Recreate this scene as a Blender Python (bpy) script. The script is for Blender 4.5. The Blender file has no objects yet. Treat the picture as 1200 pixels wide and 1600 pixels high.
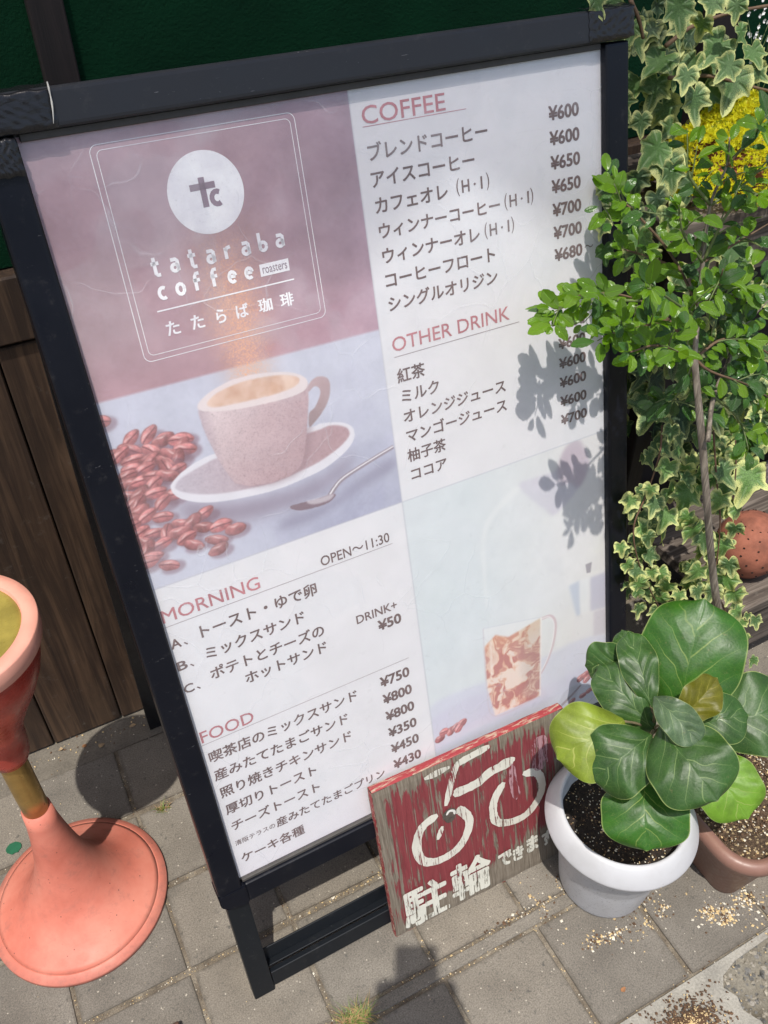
import bpy, bmesh, math, random, json
import numpy as np
from mathutils import Vector, Matrix

scene = bpy.context.scene
rad = math.radians
# ------------------------------------------------------------------ camera, sky, sun, exposure
cam_data = bpy.data.cameras.new('camera')
cam = bpy.data.objects.new('camera', cam_data)
scene.collection.objects.link(cam)
cam.location = (-0.08891, -0.59747, 1.52037)
cam.rotation_mode = 'XYZ'
cam.rotation_euler = (0.86036, 0.01165, -0.48923)
cam_data.sensor_fit = 'VERTICAL'
cam_data.sensor_height = 32.0
cam_data.lens = 32.0 * 1354.36129 / 1600.0
cam_data.clip_start = 0.02
cam_data.clip_end = 300.0
scene.camera = cam

SUN = Vector((.206, .316, -.926)).normalized()
world = bpy.data.worlds.new("World")
scene.world = world
world.use_nodes = True
wn = world.node_tree
wn.nodes.clear()
sky = wn.nodes.new('ShaderNodeTexSky')
sky.sky_type = 'NISHITA'
sky.sun_disc = False
sky.sun_elevation = math.asin(-SUN.z)
sky.sun_rotation = math.atan2(-SUN.x, -SUN.y)
sky.air_density = 1.0
sky.dust_density = 2.5
bg = wn.nodes.new('ShaderNodeBackground')
bg.inputs['Strength'].default_value = 0.15
wo = wn.nodes.new('ShaderNodeOutputWorld')
wn.links.new(sky.outputs[0], bg.inputs['Color'])
wn.links.new(bg.outputs[0], wo.inputs['Surface'])

sd = bpy.data.lights.new('sun', 'SUN')
sd.energy = 4.15
sd.angle = rad(0.53)
sd.color = (1.0, 0.955, 0.89)
sun = bpy.data.objects.new('sun', sd)
scene.collection.objects.link(sun)
sun.rotation_euler = SUN.to_track_quat('-Z', 'Y').to_euler()
sun.location = (-1, -2, 6)

scene.view_settings.view_transform = 'Standard'
scene.view_settings.look = 'None'
scene.view_settings.gamma = 1.0
scene.view_settings.exposure = 0.08
scene.view_settings.use_curve_mapping = False
scene.render.engine = 'CYCLES'
scene.cycles.max_bounces = 8
scene.cycles.transparent_max_bounces = 16
scene.cycles.use_denoising = True

D = json.loads(r'''{"S":{"horizon":[[-0.0021,1.0312],[0.3517,1.028]],"body":[[0.1084,0.994],[0.108,0.9855],[0.1083,0.972],[0.1109,0.9549],[0.1173,0.9251],[0.1254,0.9011],[0.131,0.8877],[0.148,0.8782],[0.1753,0.8733],[0.2009,0.8751],[0.2169,0.8825],[0.2252,0.8976],[0.2349,0.9308],[0.2428,0.9638],[0.2457,0.9855]],"rim":[[0.1082,0.9944],[0.1136,1.001],[0.1299,1.0088],[0.1539,1.0142],[0.177,1.0144],[0.2031,1.0106],[0.2259,1.0044],[0.2415,0.9951],[0.2457,0.9855],[0.2401,0.9778],[0.2236,0.9745],[0.1993,0.9746],[0.169,0.9766],[0.1429,0.9798],[0.1211,0.9849],[0.1108,0.9893]],"coffee":[[0.1198,0.9933],[0.1237,0.9988],[0.1388,1.0053],[0.1625,1.0085],[0.189,1.0078],[0.2154,1.0039],[0.2331,0.9968],[0.2354,0.9907],[0.2274,0.9854],[0.2045,0.9834],[0.174,0.9843],[0.1443,0.9862],[0.1268,0.9886]],"handle":[[0.2445,0.9807],[0.2526,0.988],[0.2617,0.9893],[0.2701,0.9859],[0.2735,0.9788],[0.272,0.966],[0.2662,0.9536],[0.2562,0.9423],[0.2444,0.9333],[0.2373,0.9301],[0.2404,0.947],[0.2486,0.9523],[0.2561,0.9618],[0.2597,0.9701],[0.2577,0.977],[0.2519,0.9786],[0.2447,0.9744]],"saucer":[[0.0551,0.9089],[0.0607,0.9157],[0.074,0.9236],[0.0953,0.9305],[0.1191,0.9333],[0.174,0.9353],[0.2401,0.9293],[0.2512,0.9302],[0.269,0.927],[0.2847,0.9212],[0.2945,0.912],[0.2959,0.9012],[0.2891,0.8903],[0.2742,0.88],[0.2479,0.8697],[0.2172,0.8648],[0.1803,0.8623],[0.1452,0.865],[0.1116,0.8701],[0.0861,0.8773],[0.0654,0.8885],[0.0565,0.8988]],"saucer_in":[[0.0604,0.9081],[0.0705,0.916],[0.0968,0.923],[0.1177,0.9268],[0.1726,0.9287],[0.2388,0.9225],[0.2647,0.9236],[0.2822,0.9172],[0.2891,0.9089],[0.2862,0.9005],[0.2703,0.8906],[0.2424,0.8809],[0.2158,0.8766],[0.1824,0.8728],[0.1474,0.8754],[0.1139,0.8804],[0.0885,0.8877],[0.0691,0.8969],[0.0618,0.903]],"saucer_sh":[[0.0587,0.888],[0.1107,0.866],[0.1785,0.8534],[0.2457,0.8571],[0.2871,0.8777],[0.2763,0.8584],[0.2353,0.8414],[0.175,0.8356],[0.1116,0.8394],[0.0675,0.8556]],"spoon_bowl":[[0.1929,0.8338],[0.2077,0.8336],[0.2298,0.8317],[0.2507,0.8314],[0.2567,0.8282],[0.2471,0.8217],[0.2316,0.8205],[0.2094,0.8226],[0.1973,0.8276]],"spoon_handle":[[0.2477,0.8294],[0.2556,0.8376],[0.2707,0.8479],[0.3094,0.8591],[0.3475,0.8684]],"spoon_sh":[[0.1692,0.8066],[0.1865,0.8198],[0.2197,0.8177],[0.2589,0.8235],[0.2966,0.84],[0.3421,0.8524],[0.34,0.8373],[0.2863,0.8239],[0.2452,0.8105],[0.2061,0.8048]],"beans":[[-0.0012,1.0083],[0.0268,0.9794],[0.0471,0.978],[0.0602,0.9683],[0.0801,0.9618],[0.0817,0.9487],[0.0106,0.9647],[0.0217,0.9661],[0.0239,0.9537],[0.045,0.958],[0.0653,0.9471],[0.0438,0.9496],[0.057,0.9395],[0.0784,0.9549],[0.0017,0.9652],[0.011,0.9377],[0.0317,0.9393],[0.0565,0.9311],[0.0144,0.9272],[0.0373,0.9184],[0.0549,0.9247],[0.0665,0.926],[0.018,0.9111],[0.0359,0.9067],[0.0421,0.8931],[0.0563,0.8978],[0.0046,0.914],[0.0136,0.9004],[0.0129,0.8917],[0.0199,0.8821],[0.0374,0.8746],[-0.0003,0.884],[0.0858,0.8619],[0.0565,0.8589],[0.0694,0.8568],[0.0802,0.8453],[0.1012,0.8395],[0.1182,0.8294],[0.007,0.8633],[0.0217,0.8578],[0.0371,0.8539],[0.0507,0.8488],[0.0583,0.8385],[0.0083,0.8499],[0.0272,0.8409],[0.0639,0.8269],[0.0923,0.823],[0.0086,0.8387],[0.0109,0.8284],[0.0046,0.8233],[0.0916,0.8094],[0.0295,0.8105],[0.0024,0.9286],[0.0188,0.9436],[0.0107,0.9014],[0.0427,0.927],[0.0715,0.94],[0.0269,0.9272],[0.0409,0.9448],[-0.0017,0.9022],[-0.0029,0.8742]],"dust":[[0.1498,1.0395],[0.2092,1.0238],[0.1989,1.0555],[0.1754,1.0677],[0.1722,1.166],[0.2113,1.1581]],"jug":[[0.5384,0.744],[0.5652,0.7489],[0.6076,0.7488],[0.6202,0.7727],[0.6441,0.786],[0.6612,0.7596],[0.6659,0.7332],[0.6416,0.7014],[0.6005,0.6753],[0.5852,0.6863]],"jugtop":[[0.6076,0.7488],[0.6204,0.7762],[0.6422,0.7883],[0.6594,0.7672],[0.6659,0.7367],[0.6478,0.7066],[0.6302,0.7199],[0.6143,0.7216]],"glass":[[0.4575,0.5251],[0.5657,0.5001],[0.5553,0.3425],[0.4655,0.3444],[0.4544,0.4105]],"glassc":[[0.4565,0.4906],[0.4782,0.5035],[0.5012,0.489],[0.526,0.4926],[0.5644,0.4986],[0.5553,0.3425],[0.4656,0.3457],[0.4552,0.4102]],"ghandle":[[0.5667,0.4963],[0.5822,0.4946],[0.5914,0.4826],[0.5922,0.4631],[0.5859,0.4356],[0.5738,0.4082],[0.5599,0.3881]],"table2":[[0.3486,0.4201],[0.4236,0.4257],[0.4555,0.4231],[0.5636,0.4196],[0.6917,0.4143],[0.6999,0.2896],[0.5749,0.2902],[0.3524,0.2824],[0.3387,0.3366]],"table2b":[[0.3498,0.3978],[0.4537,0.4021],[0.5605,0.3583],[0.6912,0.36],[0.7002,0.3277],[0.5589,0.3267],[0.4649,0.3378],[0.3533,0.3604]],"pot_up":[[0.6219,0.5363],[0.6908,0.533],[0.699,0.4596],[0.6349,0.4709]],"pot_lo":[[0.6305,0.4711],[0.6968,0.4627],[0.6986,0.4112],[0.6203,0.4243]],"pot_l1":[[0.6219,0.5363],[0.6432,0.5378],[0.6436,0.4697],[0.6349,0.4709]],"pot_m":[[0.6432,0.5378],[0.6626,0.5361],[0.6612,0.4694],[0.6436,0.4697]],"pot_r":[[0.6647,0.5353],[0.7018,0.5327],[0.7013,0.4608],[0.6634,0.4684]],"pot_r2":[[0.67,0.4656],[0.7013,0.4608],[0.7009,0.4102],[0.6691,0.4155]],"knob":[[0.6554,0.5635],[0.6683,0.5632],[0.6653,0.5445],[0.6576,0.5463]],"b2":[[0.3602,0.3521],[0.3692,0.3609],[0.3807,0.357],[0.3911,0.3606],[0.4034,0.3631],[0.3966,0.3554],[0.6401,0.3402],[0.6494,0.3427],[0.6537,0.3313]],"b2d":[[0.6206,0.2979],[0.6437,0.2992],[0.6577,0.3033],[0.6694,0.3046]],"spoon2":[[0.6397,0.324],[0.6211,0.312],[0.5979,0.2999]],"spoon2b":[[0.6329,0.3273],[0.6034,0.3255],[0.591,0.2962],[0.6135,0.2896],[0.63,0.3051]]},"board":{"O":[0.2203,-0.0259,0.0],"e1":[0.9996,-0.03,0.0],"e2":[0.0075,0.2493,0.9684],"W":0.3544,"H":0.3366},"B":{"grip":[[0.0888,0.3212],[0.1349,0.3226]],"bar":[[0.148,0.3214],[0.1684,0.3244],[0.2095,0.3284]],"tube1":[[0.1502,0.3262],[0.1372,0.2959],[0.1203,0.2449]],"down":[[0.1358,0.2647],[0.1525,0.2615],[0.1835,0.2628],[0.2087,0.2734],[0.251,0.2733]],"seat":[[0.2233,0.2818],[0.2548,0.2773]],"post":[[0.2454,0.2701],[0.2481,0.2277],[0.2546,0.1862]],"w1":[[0.104,0.2338],[0.0742,0.2222],[0.0602,0.1887],[0.066,0.1509],[0.0915,0.133],[0.1267,0.1354],[0.1498,0.1564],[0.1598,0.1891],[0.1483,0.2167],[0.1389,0.2262]],"w2":[[0.2686,0.2374],[0.297,0.2221],[0.3048,0.1884],[0.294,0.1598],[0.2686,0.1393],[0.2352,0.141],[0.2107,0.1574],[0.2058,0.1881],[0.2131,0.2136],[0.2308,0.2371]],"fork":[[0.0983,0.1806],[0.1095,0.2057]],"knot":[[0.1248,0.2218]],"chars":[["駐",0.018,0.1046,0.0064,0.0993],["輪",0.1116,0.1919,0.0128,0.1042],["で",0.2059,0.2348,0.0433,0.0784],["き",0.2362,0.2594,0.0414,0.0757],["ま",0.2656,0.2904,0.0451,0.0847],["す",0.2979,0.32,0.0432,0.0789]]},"stem":[[0.6191,-0.125,0.4715]],"fig":[[[0.6296,-0.125,0.4457],[0.726,-0.0389,0.5911],0.15,0,0.05,0.02,0],[[0.6041,-0.135,0.4937],[0.6742,-0.1326,0.5458],0.055,2,0.45,0.015,0.3],[[0.63,-0.02,0.4936],[0.5722,0.0147,0.4751],0.07,1,0.1,0.02,-0.2],[[0.6387,-0.02,0.4658],[0.6488,0.0281,0.5008],0.04,1,0.35,0.01,0],[[0.5983,-0.1,0.49],[0.6282,-0.0019,0.5373],0.055,1,0.15,0.015,0],[[0.5926,-0.12,0.4614],[0.5717,-0.0115,0.5035],0.072,1,0.12,0.015,0],[[0.5473,-0.1,0.4931],[0.4427,-0.0921,0.4632],0.11,3,0.08,0.02,0],[[0.5612,-0.14,0.4988],[0.4666,-0.1386,0.457],0.1,1,0.06,0.02,0],[[0.5531,-0.15,0.4287],[0.4975,-0.2324,0.3918],0.122,0,0.06,0.02,0],[[0.5719,-0.14,0.5109],[0.5674,-0.2576,0.4994],0.118,1,0.08,0.02,0],[[0.5759,-0.115,0.5466],[0.5877,-0.196,0.5311],0.05,4,0.3,0.015,0],[[0.6327,-0.13,0.4623],[0.7048,-0.1779,0.4943],0.074,1,0.15,0.02,0],[[0.7334,-0.1,0.353],[0.8649,-0.1606,0.3902],0.13,1,0.1,0.02,0],[[0.7229,-0.12,0.3248],[0.7236,-0.2319,0.2865],0.105,5,0.08,0.02,0]],"twigs":[[[0.906,-0.08,0.0809],[0.7854,-0.02,0.5407],[0.7182,0.03,0.8254],[0.7059,0.07,0.9452]],[[0.7117,0.02,0.8446],[0.7496,0.06,0.8793],[0.8113,0.1,0.8992],[0.8513,0.12,0.9279],[0.8956,0.13,0.951]],[[0.7059,0.07,0.9452],[0.7261,0.1,0.9979],[0.7366,0.12,1.0473],[0.7375,0.13,1.1163],[0.7375,0.12,1.1646],[0.72,0.11,1.2022]],[[0.7059,0.07,0.9452],[0.7,0.12,0.9774],[0.6737,0.15,0.9976],[0.6312,0.165,1.0121],[0.5838,0.17,1.0181]],[[0.6737,0.15,0.9976],[0.618,0.16,1.007],[0.5759,0.17,1.0061],[0.5519,0.175,1.0073]],[[0.7261,0.1,0.9979],[0.7134,0.15,1.0491],[0.6767,0.18,1.0952],[0.6534,0.2,1.1184],[0.6347,0.205,1.1342]],[[0.6767,0.18,1.0952],[0.647,0.19,1.1096],[0.6301,0.2,1.1119]],[[0.7366,0.12,1.0473],[0.7878,0.12,1.0613],[0.8375,0.12,1.0759]],[[0.7375,0.13,1.1163],[0.7726,0.12,1.1361],[0.7928,0.11,1.1655]],[[0.7059,0.07,0.9452],[0.6167,0.05,0.9986],[0.5418,0.02,1.0266]],[[0.7261,0.1,0.9979],[0.789,0.11,0.9956],[0.8309,0.1,1.0077]],[[0.7059,0.07,0.9452],[0.7626,0.08,0.9521],[0.8159,0.07,0.9328],[0.8497,0.06,0.9089]],[[0.7271,0.09,0.9844],[0.6213,0.05,1.0551],[0.5448,0.02,1.1094]],[[0.7059,0.07,0.9452],[0.7298,0.06,0.9246],[0.7929,0.05,0.8914],[0.8338,0.04,0.864]],[[0.7366,0.12,1.0473],[0.6955,0.12,1.089],[0.6759,0.12,1.124]],[[0.7261,0.1,0.9979],[0.7378,0.09,1.0255],[0.7283,0.08,1.057]],[[0.7375,0.13,1.1163],[0.7069,0.14,1.1492],[0.6985,0.15,1.1769]],[[0.7375,0.12,1.1646],[0.7482,0.11,1.1907],[0.7518,0.1,1.2067]],[[0.7059,0.07,0.9452],[0.712,0.08,0.8997],[0.7105,0.1,0.8481]],[[0.7187,0.14,1.0348],[0.6899,0.17,1.0465],[0.6597,0.18,1.0577]],[[0.7366,0.12,1.0473],[0.7498,0.11,1.113],[0.7843,0.1,1.1328]],[[0.7,0.12,0.9774],[0.6261,0.09,1.0023],[0.5519,0.06,1.0282]],[[0.7496,0.06,0.8793],[0.7932,0.05,0.84],[0.8239,0.04,0.7923]]],"ivy_top":[[0.7694,0.3498,1.2557,0.042105263157894736],[0.7957,0.3593,1.2361,0.04736842105263158],[0.8326,0.3636,1.2075,0.06526315789473684],[0.8135,0.3754,1.1793,0.05789473684210526],[0.8353,0.3592,1.1718,0.05789473684210526],[0.8879,0.3738,1.1311,0.06315789473684211],[0.8594,0.3023,1.1656,0.05789473684210526],[0.9048,0.3372,1.2199,0.06315789473684211],[0.8813,0.3755,1.235,0.05263157894736842],[0.8844,0.3519,1.1996,0.04736842105263158],[0.936,0.3721,1.1889,0.04736842105263158],[0.9054,0.3091,1.2044,0.04736842105263158],[0.9322,0.3375,1.1636,0.05052631578947368],[0.9399,0.3197,1.1708,0.06947368421052631],[0.8567,0.3435,1.1237,0.042105263157894736],[0.8093,0.3459,1.1371,0.04],[0.8296,0.301,1.0817,0.06947368421052631],[0.8089,0.3173,1.1066,0.06315789473684211],[0.8785,0.3224,1.0819,0.04736842105263158],[1.0351,0.3733,1.1916,0.04736842105263158],[1.0436,0.3613,1.1691,0.042105263157894736],[0.8104,0.3128,1.2759,0.05789473684210526],[0.9154,0.3638,1.268,0.04736842105263158],[0.6781,0.3111,1.303,0.03684210526315789],[0.7361,0.3494,1.29,0.031578947368421054],[0.9059,0.3101,1.2738,0.03684210526315789],[0.8302,0.3001,1.2019,0.042105263157894736],[0.8747,0.3697,1.1889,0.042105263157894736],[0.8563,0.3168,1.2596,0.042105263157894736],[0.7485,0.3172,1.1778,0.042105263157894736],[0.8243,0.3786,1.2407,0.042105263157894736],[0.9424,0.3698,1.1196,0.04736842105263158],[0.9429,0.3231,1.2377,0.03684210526315789]],"ivy_mid":[[0.7275,0.2373,1.0163,0.06],[0.7134,0.2077,1.0397,0.045],[0.7228,0.2174,1.0115,0.05],[0.738,0.1843,1.0732,0.055],[0.7867,0.2359,1.0223,0.045],[0.9261,0.2183,0.9453,0.07],[0.9839,0.2377,0.8919,0.06],[0.9189,0.2326,0.9711,0.055],[0.9563,0.1909,0.9088,0.055],[0.8305,0.1953,1.0007,0.05],[0.7823,0.1816,0.8759,0.08],[0.8269,0.1802,0.8202,0.07],[0.8502,0.1746,0.7878,0.06],[0.7764,0.1911,0.7611,0.09],[0.8463,0.2122,0.7376,0.06],[0.833,0.1702,0.7428,0.065],[0.8175,0.2175,0.7913,0.06],[0.7485,0.1937,0.8367,0.05],[0.9429,0.1917,0.6928,0.06],[1.0296,0.2273,0.6687,0.07],[1.0587,0.2037,0.6465,0.06],[1.0372,0.1921,0.7127,0.06],[0.9627,0.2037,0.7543,0.06],[0.8845,0.2193,0.6698,0.045],[1.0042,0.174,0.6298,0.06],[1.1451,0.2383,0.5527,0.06],[0.917,0.1716,0.6226,0.05],[1.0148,0.2225,0.6087,0.05],[0.8652,0.2291,0.6439,0.05],[0.8608,0.1713,0.848,0.05],[0.7768,0.2251,0.7764,0.05],[0.7682,0.1956,0.8622,0.05],[0.9691,0.2105,0.7964,0.06],[0.969,0.1706,0.8171,0.055],[0.702,0.1733,0.913,0.045],[0.8199,0.1827,0.8962,0.05],[0.933,0.2369,0.8616,0.05],[0.9318,0.1838,0.8653,0.05],[0.7663,0.2229,0.9902,0.05],[0.835,0.2351,0.9497,0.05],[0.9589,0.2359,0.6868,0.05]],"strands":[[[0.7734,0.14,0.7675],[0.7595,0.12,0.7286],[0.7407,0.11,0.6687],[0.7183,0.1,0.6208],[0.7316,0.09,0.5544],[0.7699,0.08,0.4711],[0.8081,0.08,0.4044]],[[0.865,0.12,0.7389],[0.8824,0.1,0.6456],[0.9072,0.09,0.5611],[0.918,0.08,0.4761],[0.9183,0.07,0.4222],[0.9901,0.06,0.2933],[1.0357,0.05,0.2045]],[[0.9227,0.12,0.7065],[0.9196,0.1,0.6573],[0.9238,0.09,0.596]]],"ivy_A":[[0.7748,0.1353,0.7606,0.03333333333333333],[0.7959,0.1338,0.7424,0.02857142857142857],[0.7734,0.1362,0.7309,0.03333333333333333],[0.8179,0.1438,0.7099,0.04285714285714286],[0.7634,0.1174,0.7046,0.047619047619047616],[0.8405,0.134,0.6444,0.047619047619047616],[0.8882,0.136,0.6285,0.05714285714285714],[0.8431,0.1319,0.6047,0.06190476190476191],[0.7303,0.1099,0.6856,0.03333333333333333],[0.7233,0.1318,0.6338,0.0380952380952381],[0.7425,0.107,0.651,0.04285714285714286],[0.7807,0.1109,0.6056,0.047619047619047616],[0.7517,0.1163,0.5934,0.047619047619047616],[0.8021,0.1237,0.5516,0.04285714285714286],[0.7473,0.1055,0.5833,0.0380952380952381],[0.7543,0.1185,0.5342,0.0380952380952381],[0.7709,0.1072,0.5361,0.04285714285714286],[0.713,0.0975,0.5496,0.03333333333333333],[0.7368,0.0958,0.5254,0.0380952380952381],[0.7629,0.0907,0.5101,0.03333333333333333],[0.7391,0.085,0.5044,0.04285714285714286],[0.7973,0.0863,0.4672,0.04285714285714286],[0.7753,0.1007,0.4496,0.0380952380952381],[0.8268,0.1081,0.4008,0.047619047619047616],[0.7363,0.0857,0.4902,0.03333333333333333],[0.7783,0.0761,0.4237,0.0380952380952381]],"ivy_B":[[0.9033,0.1333,0.6732,0.04285714285714286],[0.9191,0.1197,0.6764,0.04285714285714286],[0.8974,0.1105,0.652,0.05714285714285714],[0.9475,0.1027,0.6182,0.0761904761904762],[0.9036,0.1116,0.6156,0.047619047619047616],[0.9436,0.1312,0.6793,0.047619047619047616],[0.8868,0.1039,0.6008,0.05714285714285714],[0.9458,0.1011,0.5647,0.05714285714285714],[0.8258,0.0838,0.5801,0.05714285714285714],[0.8889,0.1069,0.5122,0.05238095238095238],[0.9207,0.084,0.5457,0.04285714285714286],[0.9247,0.0924,0.493,0.047619047619047616],[0.9169,0.101,0.4743,0.0380952380952381],[0.9358,0.0761,0.4557,0.047619047619047616],[0.8698,0.0923,0.4574,0.05238095238095238],[0.912,0.0998,0.4386,0.04285714285714286],[0.9678,0.0866,0.3911,0.05714285714285714],[0.8896,0.0886,0.4034,0.04285714285714286],[0.9697,0.0673,0.3746,0.05714285714285714],[0.9096,0.078,0.4031,0.047619047619047616],[0.9918,0.0641,0.3237,0.047619047619047616],[1.0853,0.0822,0.2297,0.0380952380952381],[1.0384,0.0612,0.2292,0.03333333333333333],[1.0877,0.0597,0.1349,0.02857142857142857],[0.848,0.0941,0.4112,0.03333333333333333],[0.9772,0.132,0.6667,0.05238095238095238],[0.9845,0.1294,0.6192,0.04285714285714286]],"ivy_branch":[[[0.8236,0.34,1.2388],[0.8574,0.34,1.2554],[0.8941,0.34,1.2627],[0.9272,0.33,1.27],[0.9905,0.33,1.2713]],[[0.8398,0.34,1.1982],[0.892,0.34,1.1947],[0.925,0.33,1.1894],[0.967,0.32,1.1771],[1.0222,0.32,1.1613]],[[0.7427,0.33,1.3007],[0.7609,0.33,1.278],[0.7735,0.33,1.2552]]]}''')
rnd = random.Random(11)
nrs = np.random.RandomState(4)

# ------------------------------------------------------------------ node helpers
class NT:
    def __init__(s, name):
        s.m = bpy.data.materials.new(name)
        s.m.use_nodes = True
        s.t = s.m.node_tree
        s.t.nodes.clear()
        s.out = s.t.nodes.new('ShaderNodeOutputMaterial')
    def n(s, typ, ins=None, **at):
        x = s.t.nodes.new(typ)
        for k, v in at.items():
            setattr(x, k, v)
        for k, v in (ins or {}).items():
            s.set(x, k, v)
        return x
    def set(s, x, k, v):
        i = x.inputs[k]
        if isinstance(v, bpy.types.NodeSocket):
            s.t.links.new(v, i)
        else:
            if isinstance(v, (tuple, list)) and len(v) == 3 and i.type == 'RGBA':
                v = (*v, 1)
            i.default_value = v
    def math(s, op, a, b=None, clamp=False):
        x = s.n('ShaderNodeMath', operation=op, use_clamp=clamp)
        s.set(x, 0, a)
        if b is not None: s.set(x, 1, b)
        return x.outputs[0]
    def mix(s, f, a, b, mode='MIX'):
        x = s.n('ShaderNodeMix', data_type='RGBA', blend_type=mode)
        s.set(x, 0, f); s.set(x, 6, a); s.set(x, 7, b)
        return x.outputs[2]
    def ramp(s, f, pts, interp='LINEAR'):
        x = s.n('ShaderNodeValToRGB')
        cr = x.color_ramp; cr.interpolation = interp
        while len(cr.elements) < len(pts): cr.elements.new(.5)
        for e, (p, c) in zip(cr.elements, pts):
            e.position = p
            e.color = (c, c, c, 1) if isinstance(c, (int, float)) else (*c, 1)
        s.set(x, 0, f)
        return x.outputs[0]
    def step(s, f, a, b):
        x = s.n('ShaderNodeMapRange', {'Value': f, 'From Min': a, 'From Max': b}, clamp=True)
        x.interpolation_type = 'SMOOTHSTEP'
        return x.outputs[0]
    def coord(s, kind='Object', scale=(1, 1, 1)):
        c = s.n('ShaderNodeTexCoord').outputs[kind]
        return s.n('ShaderNodeMapping', {'Vector': c, 'Scale': scale}).outputs[0]
    def noise(s, vec, scale, detail=4, rough=.55, dist=0):
        return s.n('ShaderNodeTexNoise', {'Vector': vec, 'Scale': scale, 'Detail': detail, 'Roughness': rough, 'Distortion': dist}).outputs[0]
    def voro(s, vec, scale, feature='F1', out=0):
        return s.n('ShaderNodeTexVoronoi', {'Vector': vec, 'Scale': scale}, feature=feature).outputs[out]
    def bump(s, h, strength=.3, dist=.01, normal=None):
        x = s.n('ShaderNodeBump', {'Height': h, 'Strength': strength, 'Distance': dist})
        if normal is not None: s.set(x, 'Normal', normal)
        return x.outputs[0]
    def pbr(s, **k):
        b = s.n('ShaderNodeBsdfPrincipled')
        for a, v in k.items():
            s.set(b, a.replace('_', ' '), v)
        return b.outputs[0]
    def done(s, sh):
        s.t.links.new(sh, s.out.inputs[0])
        return s.m

# ------------------------------------------------------------------ object helpers
COL = scene.collection
ORG = {}
def thing(name, label, cat, loc=(0, 0, 0), group=None, kind=None):
    o = bpy.data.objects.new(name, None)
    COL.objects.link(o)
    o.location = loc
    o.empty_display_size = .05
    if label: o['label'] = label
    if cat: o['category'] = cat
    if group: o['group'] = group
    if kind: o['kind'] = kind
    ORG[o.name] = Vector(loc)
    return o
def tag(o, label=None, cat=None, group=None, kind=None):
    if label: o['label'] = label
    if cat: o['category'] = cat
    if group: o['group'] = group
    if kind: o['kind'] = kind
    return o
def mesh(name, verts, faces, mat, parent=None, smooth=False, uvs=None, kind=None, label=None):
    org = ORG[parent.name] if parent else Vector((0, 0, 0))
    me = bpy.data.meshes.new(name)
    me.from_pydata([tuple(Vector(v) - org) for v in verts], [], faces)
    if uvs is not None:
        l = me.uv_layers.new(name='UVMap')
        vi = np.zeros(len(me.loops), dtype=np.int32)
        me.loops.foreach_get('vertex_index', vi)
        l.data.foreach_set('uv', np.array(uvs, dtype=np.float32)[vi].ravel())
    if smooth: me.polygons.foreach_set('use_smooth', [True] * len(me.polygons))
    me.update()
    me.materials.append(mat)
    o = bpy.data.objects.new(name, me)
    COL.objects.link(o)
    if parent: o.parent = parent
    ORG[o.name] = org
    if kind: o['kind'] = kind
    if label: o['label'] = label
    return o
def frommesh(name, me, M, parent=None):
    o = bpy.data.objects.new(name, me)
    COL.objects.link(o)
    if parent:
        o.parent = parent
        M = Matrix.Translation(-ORG[parent.name]) @ M
    o.matrix_local = M
    return o
def bm_out(name, bm, mat, parent=None, smooth=False, **k):
    vs = [v.co.copy() for v in bm.verts]
    bm.verts.index_update()
    fs = [[v.index for v in f.verts] for f in bm.faces]
    bm.free()
    return mesh(name, vs, fs, mat, parent, smooth, **k)
def box_bm(x0, x1, y0, y1, z0, z1, bev=0, seg=1, xf=None):
    bm = bmesh.new()
    bmesh.ops.create_cube(bm, size=1)
    for v in bm.verts:
        v.co = Vector((x0 + (v.co.x + .5) * (x1 - x0), y0 + (v.co.y + .5) * (y1 - y0), z0 + (v.co.z + .5) * (z1 - z0)))
    if bev: bmesh.ops.bevel(bm, geom=bm.edges[:], offset=bev, segments=seg, profile=.6, affect='EDGES')
    if xf:
        for v in bm.verts: v.co = xf(v.co)
    return bm
def box(name, x0, x1, y0, y1, z0, z1, mat, parent=None, bev=0, seg=1, xf=None, **k):
    return bm_out(name, box_bm(x0, x1, y0, y1, z0, z1, bev, seg, xf), mat, parent, **k)
def lathe(name, prof, mat, parent=None, c=(0, 0, 0), n=64, smooth=True, wob=None, **k):
    vs, fs = [], []
    for r, z in prof:
        for i in range(n):
            a = 2 * math.pi * i / n
            rr = r * (1 + (wob(a, z) if wob else 0))
            vs.append((c[0] + rr * math.cos(a), c[1] + rr * math.sin(a), c[2] + z))
    for j in range(len(prof) - 1):
        for i in range(n):
            a, b = j * n + i, j * n + (i + 1) % n
            fs.append((a, b, b + n, a + n))
    fs.append(tuple(range(n))[::-1])
    fs.append(tuple(range((len(prof) - 1) * n, len(prof) * n)))
    return mesh(name, vs, fs, mat, parent, smooth, **k)
def tube_geo(pts, rads, n=7):
    pts = [Vector(p) for p in pts]
    vs, fs = [], []
    up = Vector((.3, -.8, .5))
    for i, p in enumerate(pts):
        d = (pts[min(i + 1, len(pts) - 1)] - pts[max(i - 1, 0)])
        d = d.normalized() if d.length > 1e-9 else Vector((0, 0, 1))
        a = d.cross(up)
        if a.length < .05: a = d.cross(Vector((1, 0, 0)))
        a.normalize(); b = d.cross(a)
        r = rads[i] if isinstance(rads, (list, tuple)) else rads
        for k in range(n):
            t = 2 * math.pi * k / n
            vs.append(p + (a * math.cos(t) + b * math.sin(t)) * r)
    for i in range(len(pts) - 1):
        for k in range(n):
            a_, b_ = i * n + k, i * n + (k + 1) % n
            fs.append((a_, b_, b_ + n, a_ + n))
    fs.append(tuple(range(n))[::-1]); fs.append(tuple(range(len(pts) * n - n, len(pts) * n)))
    return vs, fs
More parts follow.
